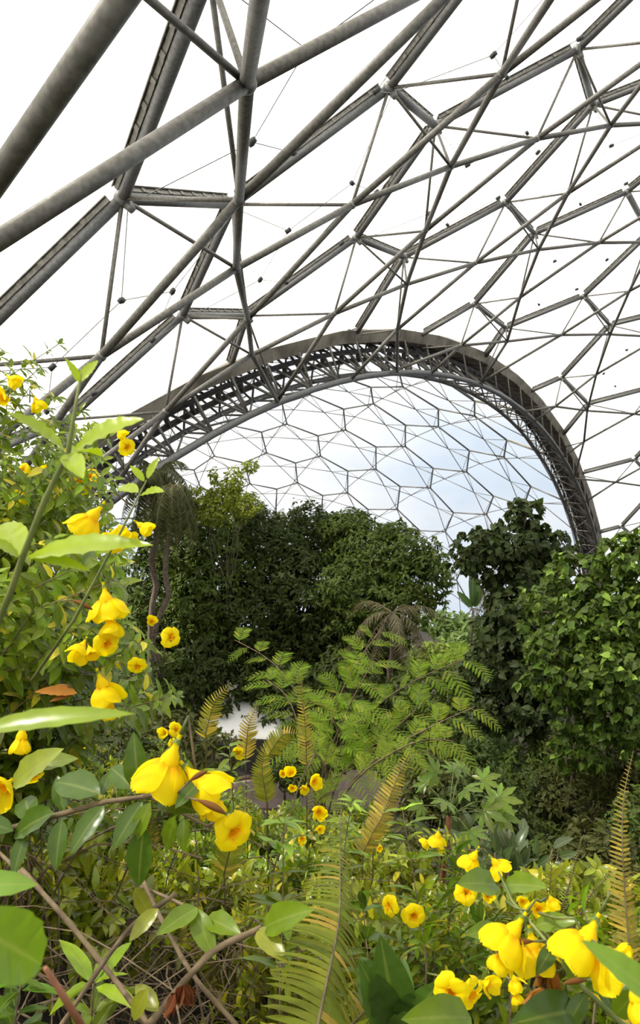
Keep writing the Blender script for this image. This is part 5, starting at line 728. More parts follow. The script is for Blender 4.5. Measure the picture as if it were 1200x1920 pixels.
# middle left
tips = boxtips(60, edge, 1000, 1330, 2.1, 3.0)
r_, st, fo = shrub('allamanda_shrub', 'yellow-flowered allamanda shrub at mid left with large drooping golden blooms', (-1.35, 2.5), tips, .082, .055, .5)
for a in [(168, 975, 80, (-.4, .6, .6), 1), (222, 1015, 66, (.5, -.5, .6), 0), (268, 988, 40, (.7, .3, .4), 1), (245, 1010, 30, (.8, 0, .4), 2), (200, 1132, 74, (.1, .9, .3), 1), (208, 1172, 60, (.1, -.9, .5), 2),
          (150, 1218, 52, (-.2, -.6, .7), 1), (170, 1222, 40, (.4, -.5, .7), 2), (202, 1208, 50, (.5, -.2, .8), 0), (195, 1292, 74, (.2, .8, .3), 1), (206, 1330, 50, (.1, -.9, .4), 2),
          (258, 1250, 38, (.3, -.5, .8), 0), (320, 1194, 38, (.5, .2, .8), 0), (40, 1388, 62, (0, -.9, .4), 2), (5, 1478, 66, (-.2, -.2, .8), 1), (60, 1458, 44, (.4, -.5, .7), 0), (10, 1262, 30, (0, 0, 1), 0), (285, 1165, 22, (.4, .3, .8), 1), (230, 1245, 24, (0, .2, .9), 1)]:
    flower(r_, a[0], a[1], a[2], a[3], a[4], 2.0 if a[2] > 36 else 2.8, st)
bud(r_, 135, 1125, 1.9, (.8, -.5, .1), 1.3, st); bud(r_, 95, 1290, 1.9, (.9, 0, .1), 1.2, st)
finish(r_, st, fo)

# near branches with large leaves -------------------------------------------------
def pxtube(mb, pts, r, n=7):
    P = np.array([at(*p) for p in pts]); tube(mb, P, r, n); return P
LEAFN = leaf_tpl(9, .40, .18, .20, wave=.12)
def pxleaf(fo, x0, y0, x1, y1, d, d1=None, col=(.07, .15, .018), face=(0, -.5, .85), w=1.):
    a = at(x0, y0, d); b = at(x1, y1, d1 or d); L = np.linalg.norm(b-a)
    tp = LEAFN if w == 1. else leaf_tpl(16, .40*w, .18, .16, wave=.12)
    scatter(fo, tp, a[None], (b-a)[None]/L, unit(np.array([face])), np.array([L]), np.array([col]))
root = empty('allamanda_branch', at(-60, 1600, 1.6), 'near allamanda branch reaching in from the left with three big yellow blooms', 'branch')
st = MB(); fo = MB()
pxtube(st, [(-90, 1590, 1.7), (30, 1550, 1.55), (110, 1528, 1.48), (200, 1503, 1.42), (275, 1493, 1.4), (335, 1475, 1.38), (370, 1462, 1.38)], [.006, .006, .006, .005, .004, .003, .002])
pxtube(st, [(275, 1493, 1.4), (330, 1520, 1.42), (380, 1545, 1.42), (410, 1555, 1.42)], .0025)
GR = (.072, .135, .012); GB = (.165, .25, .014)
for l in [(262, 1490, 248, 1382, 1.40, 1.38), (195, 1492, 90, 1450, 1.42, 1.5), (272, 1498, 205, 1590, 1.4, 1.35), (200, 1505, 128, 1592, 1.42, 1.35), (118, 1530, 98, 1632, 1.45, 1.4), (108, 1522, 5, 1562, 1.46, 1.5),
          (272, 1540, 252, 1672, 1.38, 1.36), (50, 1560, 20, 1640, 1.5, 1.45), (290, 1500, 360, 1510, 1.4, 1.33), (190, 1495, 205, 1440, 1.45, 1.5), (255, 1485, 200, 1425, 1.42, 1.5), (120, 1525, 105, 1450, 1.48, 1.52),
          (60, 1545, 40, 1480, 1.5, 1.6), (30, 1560, -50, 1530, 1.5, 1.5), (380, 1462, 330, 1505, 1.36, 1.3)]:
    pxleaf(fo, *l, col=GR)
for l in [(285, 1500, 245, 1580, 1.38, 1.36), (330, 1525, 305, 1600, 1.42, 1.42), (345, 1530, 342, 1600, 1.42, 1.4), (365, 1465, 395, 1440, 1.38, 1.36), (360, 1462, 352, 1425, 1.4, 1.4)]:
    pxleaf(fo, *l, col=GB)
pxleaf(fo, 20, 1480, 95, 1400, 1.6, 1.55, (.28, .33, .04)); pxleaf(fo, 60, 1440, 140, 1415, 1.6, 1.6, (.22, .28, .04))
for a in [(312, 1440, 118, (-.2, .7, .4), 1), (378, 1470, 105, (.5, .5, .4), 1), (398, 1508, 66, (.3, -.9, .3), 2), (440, 1562, 78, (.5, -.15, .9), 0), (300, 1455, 60, (-.3, -.6, .5), 2)]:
    flower(root, a[0], a[1], a[2], a[3], a[4], 1.36, st, back=at(375, 1500, 1.42) if a[0] < 430 else at(385, 1550, 1.42))
bud(root, 370, 1500, 1.30, (.85, -.5, .2), 1.25, st); bud(root, 355, 1465, 1.30, (.8, .4, .1), .9, st)
finish(root, st, fo)
root = empty('allamanda_sprig', at(-20, 1230, .95), 'blurred near sprig with long pale leaves held up at far left', 'branch')
st = MB(); fo = MB()
pxtube(st, [(-30, 1230, .95), (20, 1110, .92), (42, 1045, .9), (85, 935, .88), (128, 848, .86), (142, 760, .86), (152, 700, .86)], [.0045, .0042, .004, .0036, .003, .0022, .0012])
pxtube(st, [(60, 1275, 1.3), (140, 1160, 1.25), (225, 1000, 1.2), (275, 900, 1.2)], [.003, .003, .002, .0012])
YG = (.34, .45, .012)
for l in [(126, 850, 30, 762, .86, .80), (132, 852, 250, 768, .86, .82), (128, 850, 190, 835, .86, .95), (150, 720, 128, 672, .86, .84), (150, 720, 180, 668, .86, .88), (125, 850, 150, 880, .86, .80),
          (42, 1050, 255, 985, .90, .80), (45, 1042, 155, 1050, .9, .84), (40, 1048, -25, 1000, .9, .86), (45, 1050, 0, 960, .92, 1.0), (275, 900, 295, 855, 1.2, 1.2), (272, 905, 245, 870, 1.2, 1.2), (262, 930, 300, 912, 1.2, 1.15), (262, 925, 215, 905, 1.2, 1.25)]:
    pxleaf(fo, *l, col=YG, w=.42 if l[2] in (255, 155) else .85)
pxleaf(fo, -60, 1375, 228, 1312, .75, .72, (.26, .36, .02), w=.34); pxleaf(fo, -60, 1665, 62, 1650, .8, .8, (.2, .34, .04))
finish(root, st, fo, stemmat='greenstem')
root = empty('allamanda_shoot', at(160, 1960, .6), 'out-of-focus big green leaf on a reddish stem in the bottom left corner', 'branch')
st = MB(); fo = MB(); pxtube(st, [(175, 1960, .62), (120, 1870, .6), (85, 1815, .58)], [.0035, .003, .002])
pxleaf(fo, 85, 1815, -60, 1720, .58, .52, (.17, .28, .02), w=1.2); finish(root, st, fo, stemmat='redstem')
# bottom right, with the biggest blooms
root = empty('allamanda_branch', at(1260, 1990, 1.2), 'allamanda branch in the bottom right corner with several large yellow blooms', 'branch')
st = MB(); fo = MB()
pxtube(st, [(1240, 1990, 1.25), (1150, 1905, 1.25), (1080, 1840, 1.25), (1040, 1770, 1.25), (1010, 1740, 1.25)], [.006, .005, .004, .003, .002])
pxtube(st, [(1080, 1840, 1.25), (1020, 1760, 1.35), (960, 1690, 1.5), (935, 1635, 1.6)], [.004, .003, .003, .002])
pxtube(st, [(1150, 1905, 1.25), (1170, 1850, 1.3), (1160, 1800, 1.3)], .003)
for l, c in [((1090, 1895, 985, 1905, 1.25, 1.15), GR), ((1150, 1905, 1195, 1860, 1.25, 1.2), GB), ((1095, 1850, 1180, 1840, 1.25, 1.2), GR), ((940, 1745, 885, 1745, 1.35, 1.3), GB), ((1000, 1735, 1070, 1722, 1.25, 1.2), GB),
             ((935, 1662, 878, 1645, 1.6, 1.5), GB), ((940, 1662, 1008, 1650, 1.6, 1.5), GB), ((1100, 1860, 1060, 1930, 1.25, 1.2), GR), ((1150, 1900, 1110, 1800, 1.25, 1.3), GR), ((890, 1910, 780, 1900, 1.4, 1.3), GB), ((1080, 1800, 1120, 1760, 1.3, 1.3), GB), ((1040, 1770, 1010, 1820, 1.25, 1.2), GR), ((1090, 1850, 1060, 1790, 1.25, 1.22), GB)]:
    pxleaf(fo, *l, col=c)
pxleaf(fo, 1260, 1900, 1120, 1765, .62, .6, (.22, .36, .03), w=.6)
for a in [(955, 1755, 96, (-.4, .6, .4), 1, 1.2), (945, 1800, 62, (-.3, -.9, .3), 2, 1.2), (1002, 1782, 84, (.1, -.8, .4), 1, 1.25), (1095, 1768, 110, (-.3, .7, .4), 1, 1.15), (1125, 1800, 100, (.3, -.5, .6), 1, 1.15), (1160, 1790, 60, (.8, .2, .3), 2, 1.2),
          (845, 1865, 72, (-.4, .1, .9), 0, 1.45), (885, 1868, 66, (.5, -.2, .8), 0, 1.5), (966, 1840, 36, (.2, .6, .6), 1, 1.6), (968, 1868, 34, (.2, -.6, .7), 2, 1.6), (1122, 1853, 44, (-.2, .3, .8), 1, 1.5), (1195, 1880, 80, (.1, -.7, .5), 2, .95), (915, 1845, 40, (.5, .2, .7), 1, 1.55)]:
    flower(root, a[0], a[1], a[2], a[3], a[4], a[5], st)
bud(root, 1000, 1765, 1.2, (-.8, 0, .3), .9, st); bud(root, 1100, 1838, 1.2, (-.9, -.1, .2), .9, st)
wf = MB()
for (px, py, d) in [(1030, 1820, 1.25), (1020, 1850, 1.3)]:
    k = 9; a = rng.uniform(0, 6.28, k); scatter(wf, LEAF3, np.repeat(at(px, py, d)[None], k, 0), unit(np.stack([np.cos(a)*.5, np.sin(a)*.5, -np.ones(k)], 1)), ondir(k), .055, colr((.30, .12, .02), k))
tag(wf.obj('withered_flower', M['dry'], root, loc=at(1030, 1820, 1.25)), 'withered orange-brown flower'); finish(root, st, fo, stemmat='greenstem')
# brown curled leaf, withered flower and the crossing bare stems at lower left
root = empty('bare_branches', at(290, 1990, 1.5), 'crossing bare brown branches in the lower left corner', 'branch')
for i, (pts, r) in enumerate([([(40, 1630, 1.75), (130, 1730, 1.65), (210, 1830, 1.6), (300, 1950, 1.5)], .0062), ([(90, 1960, 1.5), (190, 1810, 1.55), (250, 1730, 1.6), (330, 1675, 1.65)], .005), ([(262, 1640, 1.9), (300, 1720, 1.8), (360, 1830, 1.7), (450, 1930, 1.6)], .0058),
                              ([(265, 1940, 1.5), (345, 1840, 1.6), (400, 1780, 1.65), (490, 1740, 1.7)], .0075), ([(260, 1660, 1.9), (330, 1690, 1.85), (385, 1720, 1.8)], .004), ([(-20, 1580, 1.9), (40, 1640, 1.8), (70, 1660, 1.75)], .005)]):
    b_ = MB(); P = np.array([at(*p) for p in pts]); t = np.linspace(0, 1, 13); Q = np.stack([np.interp(t, np.linspace(0, 1, len(P)), P[:, k]) for k in range(3)], 1)
    Q[1:-1] = (Q[:-2]+Q[1:-1]+Q[2:])/3; tube(b_, Q, r*(1+.12*np.sin(t*25)), 8); b_.obj('bare_stem', M['twig'], root, loc=Q[0])
fo = MB()
for l in [(300, 1700, 240, 1760, 1.6, 1.55), (250, 1660, 290, 1730, 1.9, 1.9), (280, 1850, 240, 1920, 1.5, 1.5), (300, 1900, 250, 1840, 1.5, 1.55), (480, 1740, 530, 1790, 1.7, 1.6)]: pxleaf(fo, *l, col=(.28, .30, .03))
for l in [(490, 1742, 565, 1700, 1.7, 1.6), (360, 1700, 400, 1790, 1.8, 1.7), (385, 1720, 440, 1740, 1.8, 1.7), (375, 1700, 300, 1740, 1.8, 1.7)]: pxleaf(fo, *l, col=GB)
fo.obj('foliage', M['leaf'], root, loc=at(300, 1800, 1.6)); wf = MB()
for (px, py) in [(330, 1860), (345, 1845)]:
    k = 9; a = rng.uniform(0, 6.28, k); scatter(wf, LEAF3, np.repeat(at(px, py, 1.5)[None], k, 0), unit(np.stack([np.cos(a)*.5, np.sin(a)*.5, -np.ones(k)], 1)), ondir(k), .05, colr((.16, .045, .015), k))
tag(wf.obj('withered_flower', M['dry'], root, loc=at(330, 1860, 1.5)), 'withered dark brown flower')
dl = MB(); n_ = 7; pxleaf(dl, 150, 1300, 68, 1290, 1.9, 1.85, (.34, .14, .02), w=.7); pxleaf(dl, 140, 1302, 95, 1310, 1.9, 1.85, (.25, .09, .015), w=.6); o = dl.obj('dry_leaf', M['dry']); tag(o, 'curled orange-brown dead leaf hanging beside a drooping bloom at mid left', 'leaf')
# tangle of dead stems on the bank
tg = MB(); 
for i in range(620):
    x = rng.uniform(-2.6, -.2); y = rng.uniform(1.55, 3.6); z = float(ground(x, y)); a = rng.uniform(-.9, .9); L = rng.uniform(.4, 1.3); h = rng.uniform(.02, 1.0)
    p0 = np.array([x, y, z+h*.6]); d = unit(np.array([math.sin(a), -.3+.3*rng.normal(), .45*rng.normal()-.25])); t = np.linspace(0, 1, 6)[:, None]
    P = p0+d*L*t+np.array([0, 0, .18])*np.sin(np.pi*t)+rng.normal(scale=.015, size=(6, 3)); tube(tg, P, rng.uniform(.0018, .004), 4, caps=False)
tag(tg.obj('dry_stems', M['twig']), 'tangle of thin dead brown stems under the shrubs on the left bank', 'stems', kind='stuff')

# ------------------------------------------------------------------ slope shrubs with the small yellow flowers
def dometips(cx, cy, R_, H_, n):
    out = []
    for _ in range(n):
        a = rng.uniform(0, 6.28); k = math.sqrt(rng.random()); x = cx+R_*k*math.cos(a); y = cy+R_*k*math.sin(a); out.append(np.array([x, y, ground(x, y)+H_*(1-.45*k*k)*rng.uniform(.7, 1.1)]))
    return out
sl_ = [((.05, 3.2), .55, .75, 'allamanda shrub at the bottom centre-left, long leafy shoots around the big fern', []),
       ((.75, 3.3), .5, .7, 'leafy allamanda shrub at the bottom with two open yellow flowers side by side', [(728, 1698, 40, (-.8, .2, .5), 0, 2.6), (776, 1718, 44, (.1, .1, 1), 0, 2.6)]),
       ((1.35, 3.6), .55, .85, 'allamanda shrub at lower right with a pair of pale yellow blooms above its leaves', [(885, 1612, 50, (-.3, .8, .4), 1, 2.4), (932, 1622, 44, (.4, .7, .4), 1, 2.4), (875, 1672, 46, (.2, .6, .6), 0, 2.5), (1010, 1705, 38, (0, .4, .8), 1, 2.5), (1035, 1690, 32, (.2, .5, .6), 1, 2.6), (915, 1680, 26, (0, .3, .8), 1, 3), (980, 1690, 24, (0, .3, .8), 1, 3)]),
       ((1.75, 3.4), .5, .6, 'low allamanda shrub at the right edge behind the tall brown fern frond', []),
       ((-.4, 5.2), .6, .95, 'allamanda shrub on the slope beyond the big near blooms, small flowers at its tips', [(445, 1412, 26, (.2, .3, .8), 1, 4.5), (330, 1368, 28, (.4, .2, .7), 0, 4.2), (310, 1374, 26, (-.4, .2, .8), 1, 4.2), (325, 1395, 20, (0, .1, 1), 0, 4.4)]),
       ((.1, 5.0), .55, .85, 'allamanda shrub left of the path gap, carrying a cluster of small yellow flowers', [(545, 1450, 26, (-.2, .5, .7), 1, 4.6), (590, 1465, 30, (.4, .1, .8), 1, 4.6), (572, 1478, 24, (-.2, -.3, .8), 2, 4.6), (598, 1522, 32, (.2, .2, .9), 1, 4.2), (566, 1572, 22, (.1, .2, .9), 1, 4.2), (548, 1478, 18, (0, .2, .8), 1, 4.6), (530, 1450, 16, (0, .2, .8), 1, 4.6), (712, 1590, 14, (0, .2, .8), 1, 4.3), (600, 1555, 18, (.3, .2, .8), 1, 4.2)]),
       ((.95, 4.9), .55, .8, 'allamanda shrub below the papaya with a bright shoot and few flowers', [(820, 1572, 36, (-.1, .7, .5), 1, 3.8), (800, 1580, 24, (-.6, .1, .6), 1, 3.8), (825, 1590, 20, (.3, -.3, .7), 2, 3.8)]),
       ((-1.3, 5.6), .7, 1.0, 'bushy allamanda shrub on the far left of the slope below the central canopy', [(160, 1395, 18, (0, .3, .8), 1, 5)]),
       ((-1.15, 2.9), .5, .8, 'sparse dark green allamanda shrub among the dead stems at lower left', []),
       ((-1.7, 3.6), .6, 1.0, 'dense allamanda shrub low on the left edge above the dead stems', []),
       ((-.55, 3.6), .5, .75, 'low green allamanda shrub under the near bloom that faces the viewer', [])]
for (b_, R_, H_, lab, fl) in sl_:
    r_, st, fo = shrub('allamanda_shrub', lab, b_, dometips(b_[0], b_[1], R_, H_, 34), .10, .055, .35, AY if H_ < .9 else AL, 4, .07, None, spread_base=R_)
    for a in fl: flower(r_, a[0], a[1], a[2], a[3], a[4], a[5], st)
    finish(r_, st, fo)
def copy_tree(o, parent=None):
    c = o.copy(); COL.objects.link(c); c.parent = parent
    for ch in list(KIDS.get(o.name, [])): copy_tree(ch, c)
    return c
KIDS = {}
def learn(o):
    KIDS[o.name] = list(o.children)
    for ch in o.children: learn(ch)
fl_ = [(-2.6, 6.4), (-1.9, 7.2), (-.9, 6.9), (-.2, 6.6), (.5, 6.3), (-1.4, 8.3), (-.4, 8.4), (-3.2, 8.3), (-2.4, 9.4), (.45, 4.2), (-.15, 4.2), (1.5, 2.9), (-1.2, 9.9), (-3.6, 10.5), (.6, 2.5), (-.1, 2.45), (1.1, 2.3), (-1.5, 4.3), (-.9, 4.5), (-3.4, 6.0), (-2.3, 5.1)]
protos = []
for i in range(4):
    r_, st, fo = shrub('leafy_shrub', 'low leafy green and yellow shrub filling the slope between the ferns', fl_[i], dometips(*fl_[i], .55, .85, 28), .10, .06, .3, AY if i % 2 else AL, 4, .10, 'leafy shrubs filling the slope', spread_base=.5)
    finish(r_, st, fo); protos.append(r_)
bpy.context.view_layer.update()
for p_ in protos: learn(p_)
for i, (x, y) in enumerate(fl_[4:]):
    c = copy_tree(protos[i % 4]); c.location = (x, y, float(ground(x, y))-.05); c.rotation_euler = (0, 0, rng.uniform(0, 6.28)); s = rng.uniform(.75, 1.05)*(.75 if y < 3 else 1); c.scale = (s, s, s)

LEAFS = leaf_tpl(7, .29, .16, .30, wave=.12)
# upright leafy shoots that stand out of the slope
for (pts, sz, nl, colx, lab) in [([(525, 1860, 2.2), (530, 1700, 2.3), (532, 1545, 2.35)], .115, .052, GB, 'upright bright allamanda shoot with tiers of long leaves, right of the near round bloom'),
      ([(800, 1800, 2.7), (775, 1640, 2.9), (755, 1520, 3.0)], .12, .06, GB, 'slender allamanda shoot rising to a whorl of bright leaves left of the papaya'),
      ([(960, 1850, 2.4), (900, 1720, 2.6), (850, 1600, 2.8)], .12, .06, GR, 'leaning dark-stemmed allamanda shoot below the pair of pale blooms'),
      ([(20, 1990, 1.7), (30, 1900, 1.7), (40, 1840, 1.7)], .11, .05, GR, 'small green shoot low in the bottom left corner'),
      ([(165, 2000, 1.7), (172, 1900, 1.7), (175, 1845, 1.7)], .12, .05, GB, 'small bright shoot between the two crossing bare branches'),
      ([(440, 1560, 4.4), (436, 1480, 4.4), (430, 1400, 4.4)], .13, .08, AL, 'thin leafy shoot in front of the white canopy'),
      ([(700, 1960, 2.0), (690, 1800, 2.1), (680, 1690, 2.2)], .12, .055, GR, 'leafy shoot beside the big fern, below the two side-by-side flowers'),
      ([(1120, 1850, 2.0), (1110, 1760, 2.2), (1090, 1690, 2.3)], .11, .05, GB, 'leafy shoot behind the large right-hand blooms'),
      ([(640, 1640, 3.8), (650, 1560, 3.8), (660, 1505, 3.8)], .11, .06, GB, 'small bright shoot just below the path gap')]:
    P = np.array([at(*p) for p in pts]); t = np.linspace(0, 1, 9); Q = np.stack([np.interp(t, [0, .5, 1], P[:, k]) for k in range(3)], 1); b = Q[0]; gz = float(ground(b[0], b[1]))
    if b[2] > gz: Q = np.concatenate([[np.array([b[0], b[1], gz-.03])], Q])
    root = empty('allamanda_shoot', (b[0], b[1], gz), lab, 'shoot'); st = MB(); fo = MB()
    tube(st, Q, np.linspace(.004, .0018, len(Q)), 6); whorls(fo, Q[-9:], .1, nl, sz, colx, 4, 0., LEAFS); finish(root, st, fo)

# ------------------------------------------------------------------ ferns
FG = (.24, .24, .028); FB = (.32, .25, .05); PINNAW = leaf_tpl(5, .20, .05, .30, prof=[(0, .9), (.15, 1), (.8, .6), (1, 0)], petiole=0)
def px_frond(name, label, pts, wpx, n, col, base_xy=None, yellow=.1, droop=.25, tpl=None, r=.004, sweep=.3, ycol=(.5, .36, .06)):
    P = np.array([at(*p) for p in pts]); t = np.linspace(0, 1, 16); Q = np.stack([np.interp(t, np.linspace(0, 1, len(P)), P[:, k]) for k in range(3)], 1)
    for _ in range(3): Q[1:-1] = (Q[:-2]+2*Q[1:-1]+Q[2:])/4
    dm = pts[0][2]; W_ = wpx*dm/FPX; b = Q[0].copy(); gz = float(ground(b[0], b[1]))
    root = empty(name, (b[0], b[1], gz), label, 'fern')
    if b[2] > gz+.05: tl = b-np.array([0, 0, 0]); Q = np.concatenate([[np.array([b[0], b[1], gz-.03])], Q])
    frac = 0.02 if b[2] <= gz+.05 else (b[2]-gz)/((b[2]-gz)+np.linalg.norm(np.diff(Q[1:], axis=0), axis=1).sum())
    ra, lm = frond(Q, n, lambda q: W_*(min(1, (1.02-(q-frac)/(1-frac))*1.6)**.8), 0, tpl or PINNAW, col, droop, sweep, yellow, .2, ycol, up=(.1, -.8, .55), r=r, start=frac)
    f = ra.obj('frond', M['rachis'], root, loc=b); lm.obj('pinnae', M['fern'], f, False, loc=b); return root
px_frond('sword_fern', 'large golden-green sword fern frond rising from the bottom centre', [(588, 1960, 1.35), (610, 1850, 1.5), (640, 1720, 1.8), (636, 1600, 2.2), (640, 1500, 2.6)], 125, 54, (.20, .235, .022), yellow=.1)
px_frond('sword_fern', 'tall brown-green fern frond standing at the right edge', [(1185, 1960, 2.2), (1182, 1800, 2.3), (1168, 1640, 2.4), (1165, 1500, 2.5), (1188, 1408, 2.6)], 38, 62, FB, yellow=.3)
px_frond('sword_fern', 'small dark fern frond standing upright left of the pale curled fronds', [(1020, 1740, 3), (1030, 1680, 3), (1036, 1590, 3)], 22, 26, FG)
px_frond('sword_fern', 'narrow pale green young frond leaning right against the dark shade', [(1045, 1730, 2.6), (1070, 1650, 2.6), (1092, 1568, 2.6)], 12, 34, (.36, .38, .16), tpl=PINNA)
px_frond('sword_fern', 'pale brown curling young frond leaning to the right edge', [(1070, 1750, 2.6), (1105, 1680, 2.6), (1152, 1628, 2.6)], 8, 30, (.34, .27, .13))
px_frond('sword_fern', 'brown fern frond curving over the path gap', [(700, 1570, 4.6), (728, 1500, 4.7), (752, 1440, 4.8), (772, 1403, 4.9)], 30, 30, FB, yellow=.3)
px_frond('sword_fern', 'brown fern frond below the one curving over the path gap', [(680, 1600, 4.4), (705, 1550, 4.4), (735, 1500, 4.5)], 26, 22, FB, yellow=.2)
px_frond('sword_fern', 'thin twisted golden frond standing left of the feathery sapling', [(575, 1430, 5.4), (572, 1350, 5.4), (558, 1255, 5.4)], 18, 30, FB, yellow=.5)
px_frond('sword_fern', 'golden fern frond tip beside the white canopy, leaning right', [(385, 1380, 5), (400, 1315, 5), (434, 1280, 5)], 24, 22, FG, yellow=.4)
px_frond('sword_fern', 'brown fern frond in front of the white canopy', [(460, 1420, 5.2), (465, 1360, 5.2), (485, 1315, 5.2)], 22, 22, FB, yellow=.4)
px_frond('sword_fern', 'golden-green frond arching right below the white canopy', [(500, 1420, 5.2), (530, 1375, 5.2), (570, 1375, 5.2)], 26, 22, FG, yellow=.2)
px_frond('sword_fern', 'dark fern frond lying across the bottom beside the broad-leaved rosette', [(620, 1960, 1.7), (690, 1890, 1.8), (745, 1820, 2.0)], 55, 24, FG)
px_frond('sword_fern', 'upright fern frond on the slope between the near bloom and the big central fern', [(500, 1500, 4), (490, 1440, 4), (498, 1395, 4)], 26, 26, FG, yellow=.2)
px_frond('sword_fern', 'fern frond leaning left above the low shrubs at centre left', [(420, 1640, 3.2), (440, 1560, 3.2), (470, 1480, 3.4)], 34, 28, FG, yellow=.2)
fp = []
fpos = [(-.15, 3.6), (.35, 3.0), (.55, 3.8), (-.5, 4.4), (.2, 4.5), (-.9, 5.2), (-.25, 5.7), (.35, 5.6), (-1.7, 6.3), (-1.1, 6.2), (.85, 4.2), (1.75, 3.5), (-2.1, 7.6), (-1.5, 7.5), (-.6, 7.4), (.1, 7.2), (.8, 5.6), (.05, 2.7), (-.4, 3.0), (.85, 2.8), (-2.8, 7.2), (1.9, 2.8), (-1.9, 8.6), (-.9, 8.7), (0, 3.25), (.65, 4.8), (-.7, 5.8), (-.05, 6.1), (.2, 2.3), (1.3, 3.1), (-1.3, 5.0), (-3.0, 9.0), (-1.9, 5.7)]
for i in range(3):
    x, y = fpos[i]; z = float(ground(x, y)); root = empty('sword_fern', (x, y, z), 'clump of golden-green sword fern on the slope among the leafy shrubs', 'fern', 'sword ferns covering the slope')
    for k in range(11):
        a = 2*np.pi*k*.382+rng.uniform(-.2, .2); L = rng.uniform(.45, .8); c0 = np.array([x, y, z-.02])
        C_ = arc(c0, (math.cos(a), math.sin(a), 0), L*.42, L*.95, L*.22, 10)
        ra, lm = frond(C_, 34, lambda q: .075*(min(1, (1.03-q)*2.2)**.8), 0, PINNA2, FG if rng.random() < .8 else FB, .2, .3, .15, .25, (.5, .36, .06), up=(math.cos(a)*-.5, math.sin(a)*-.5, .7), r=.0028)
        f = ra.obj('frond', M['rachis'], root, loc=c0); lm.obj('pinnae', M['fern'], f, False, loc=c0)
    fp.append(root)
bpy.context.view_layer.update()
for p_ in fp: learn(p_)
for i, (x, y) in enumerate(fpos[3:]):
    c = copy_tree(fp[i % 3]); c.location = (x, y, float(ground(x, y))-.02); c.rotation_euler = (0, 0, rng.uniform(0, 6.28)); s = rng.uniform(.8, 1.25)*(.7 if y < 3 else 1); c.scale = (s, s, s)

# ------------------------------------------------------------------ broad-leaved rosette, feathery sapling, papaya
c0 = at(745, 1945, 1.7); gz = float(ground(c0[0], c0[1])); root = empty('broadleaf_rosette', (c0[0], c0[1], gz), 'rosette of broad upright green leaves at the bottom, right of the big fern', 'plant')
st = MB(); tube(st, [(c0[0], c0[1], gz-.02), c0], .008, 6); st.obj('stem', M['greenstem'], root, loc=c0)
for (x1, y1, d1, w_, cg) in [(672, 1783, 1.85, 1.05, .9), (722, 1785, 1.6, .95, .8), (760, 1800, 1.75, 1, 1.1), (815, 1860, 1.6, 1.1, 1.1), (690, 1830, 1.6, .9, .9), (880, 1860, 1.6, .8, 1.2), (800, 1925, 1.5, .9, 1)]:
    l = MB(); pxleaf(l, 745, 1945, x1, y1, 1.7, d1, np.array((.09, .17, .03))*cg, (0, -.7, .7), w_); l.obj('leaf', M['leaf'], root, loc=c0)
def comb(n=11, L=1., w=.105):
    """a fine feather of narrow leaflets"""
    V = []; F = []; ac = []
    for i in range(n):
        t = .06+.94*i/n; hw = w*math.sin(math.pi*min(1, t*.8+.2))**.7; dy = .7/n
        for s in (-1, 1):
            b = len(V); V += [(0, t, 0), (s*hw, t+dy*.6, -.02), (s*hw*.95, t+dy*1.2, -.02), (0, t+dy*.8, 0)]; F.append((b, b+1, b+2, b+3)); ac += [.2, 1, 1, .2]
    b = len(V); V += [(-.008, 0, 0), (.008, 0, 0), (.004, 1, -.04), (-.004, 1, -.04)]; F.append((b, b+1, b+2, b+3)); ac += [0]*4
    return np.array(V), [np.array(F)], np.array(ac)
COMB = comb()
root = None
def sapling(label, base_px, d, forks, leafL, col, group=None):
    bx, by = gp(base_px, d); bz = float(ground(bx, by)); r_ = empty('feathery_sapling', (bx, by, bz), label, 'sapling', group)
    st = MB(); lv = MB(); ra = MB(); b0 = np.array([bx, by, bz-.05])
    for (pts, nl) in forks:
        P = np.array([b0]+[at(*p) for p in pts]); t = np.linspace(0, 1, 14); Q = np.stack([np.interp(t, np.linspace(0, 1, len(P)), P[:, k]) for k in range(3)], 1)
        for _ in range(3): Q[1:-1] = (Q[:-2]+2*Q[1:-1]+Q[2:])/4
        tube(st, Q, np.linspace(.012, .004, 14), 6)
        for j in range(nl):
            q = .38+.62*(j+.6)/nl; p = np.array([np.interp(q, t, Q[:, k]) for k in range(3)]); tn = unit(Q[-1]-Q[6])
            sd = 1 if j % 2 else -1; side = unit(np.cross(tn, (0, -.5, 1)))*sd
            dr = unit(side*rng.uniform(.6, 1.1)+tn*rng.uniform(.3, .9)+np.array([0, rng.normal()*.35, .12])); L = leafL*rng.uniform(.7, 1.15)*(1-.25*q)
            s = np.linspace(0, 1, 8)[:, None]; C_ = p+dr*L*s+np.array([0, 0, -1])*L*.4*s**2
            a_, l_ = frond(C_, 9, lambda u: L*.34*(min(1, (1.1-u)*2)**.7), 0, COMB, col, .12, .75, .08, .2, (.35, .38, .05), r=.0022, start=.12)
            ra.v += a_.v; ra.c += a_.c; ra.f += [f+ra.n for f in a_.f]; ra.n += a_.n
            lv.v += l_.v; lv.c += l_.c; lv.f += [f+lv.n for f in l_.f]; lv.n += l_.n
    st.obj('stem', M['twig'], r_, loc=(bx, by, bz)); ra.obj('leaf_stalks', M['greenstem'], r_, loc=(bx, by, bz+1)); lv.obj('leaflets', M['fern'], r_, False, loc=(bx, by, bz+1)); return r_
SG = (.20, .31, .02)
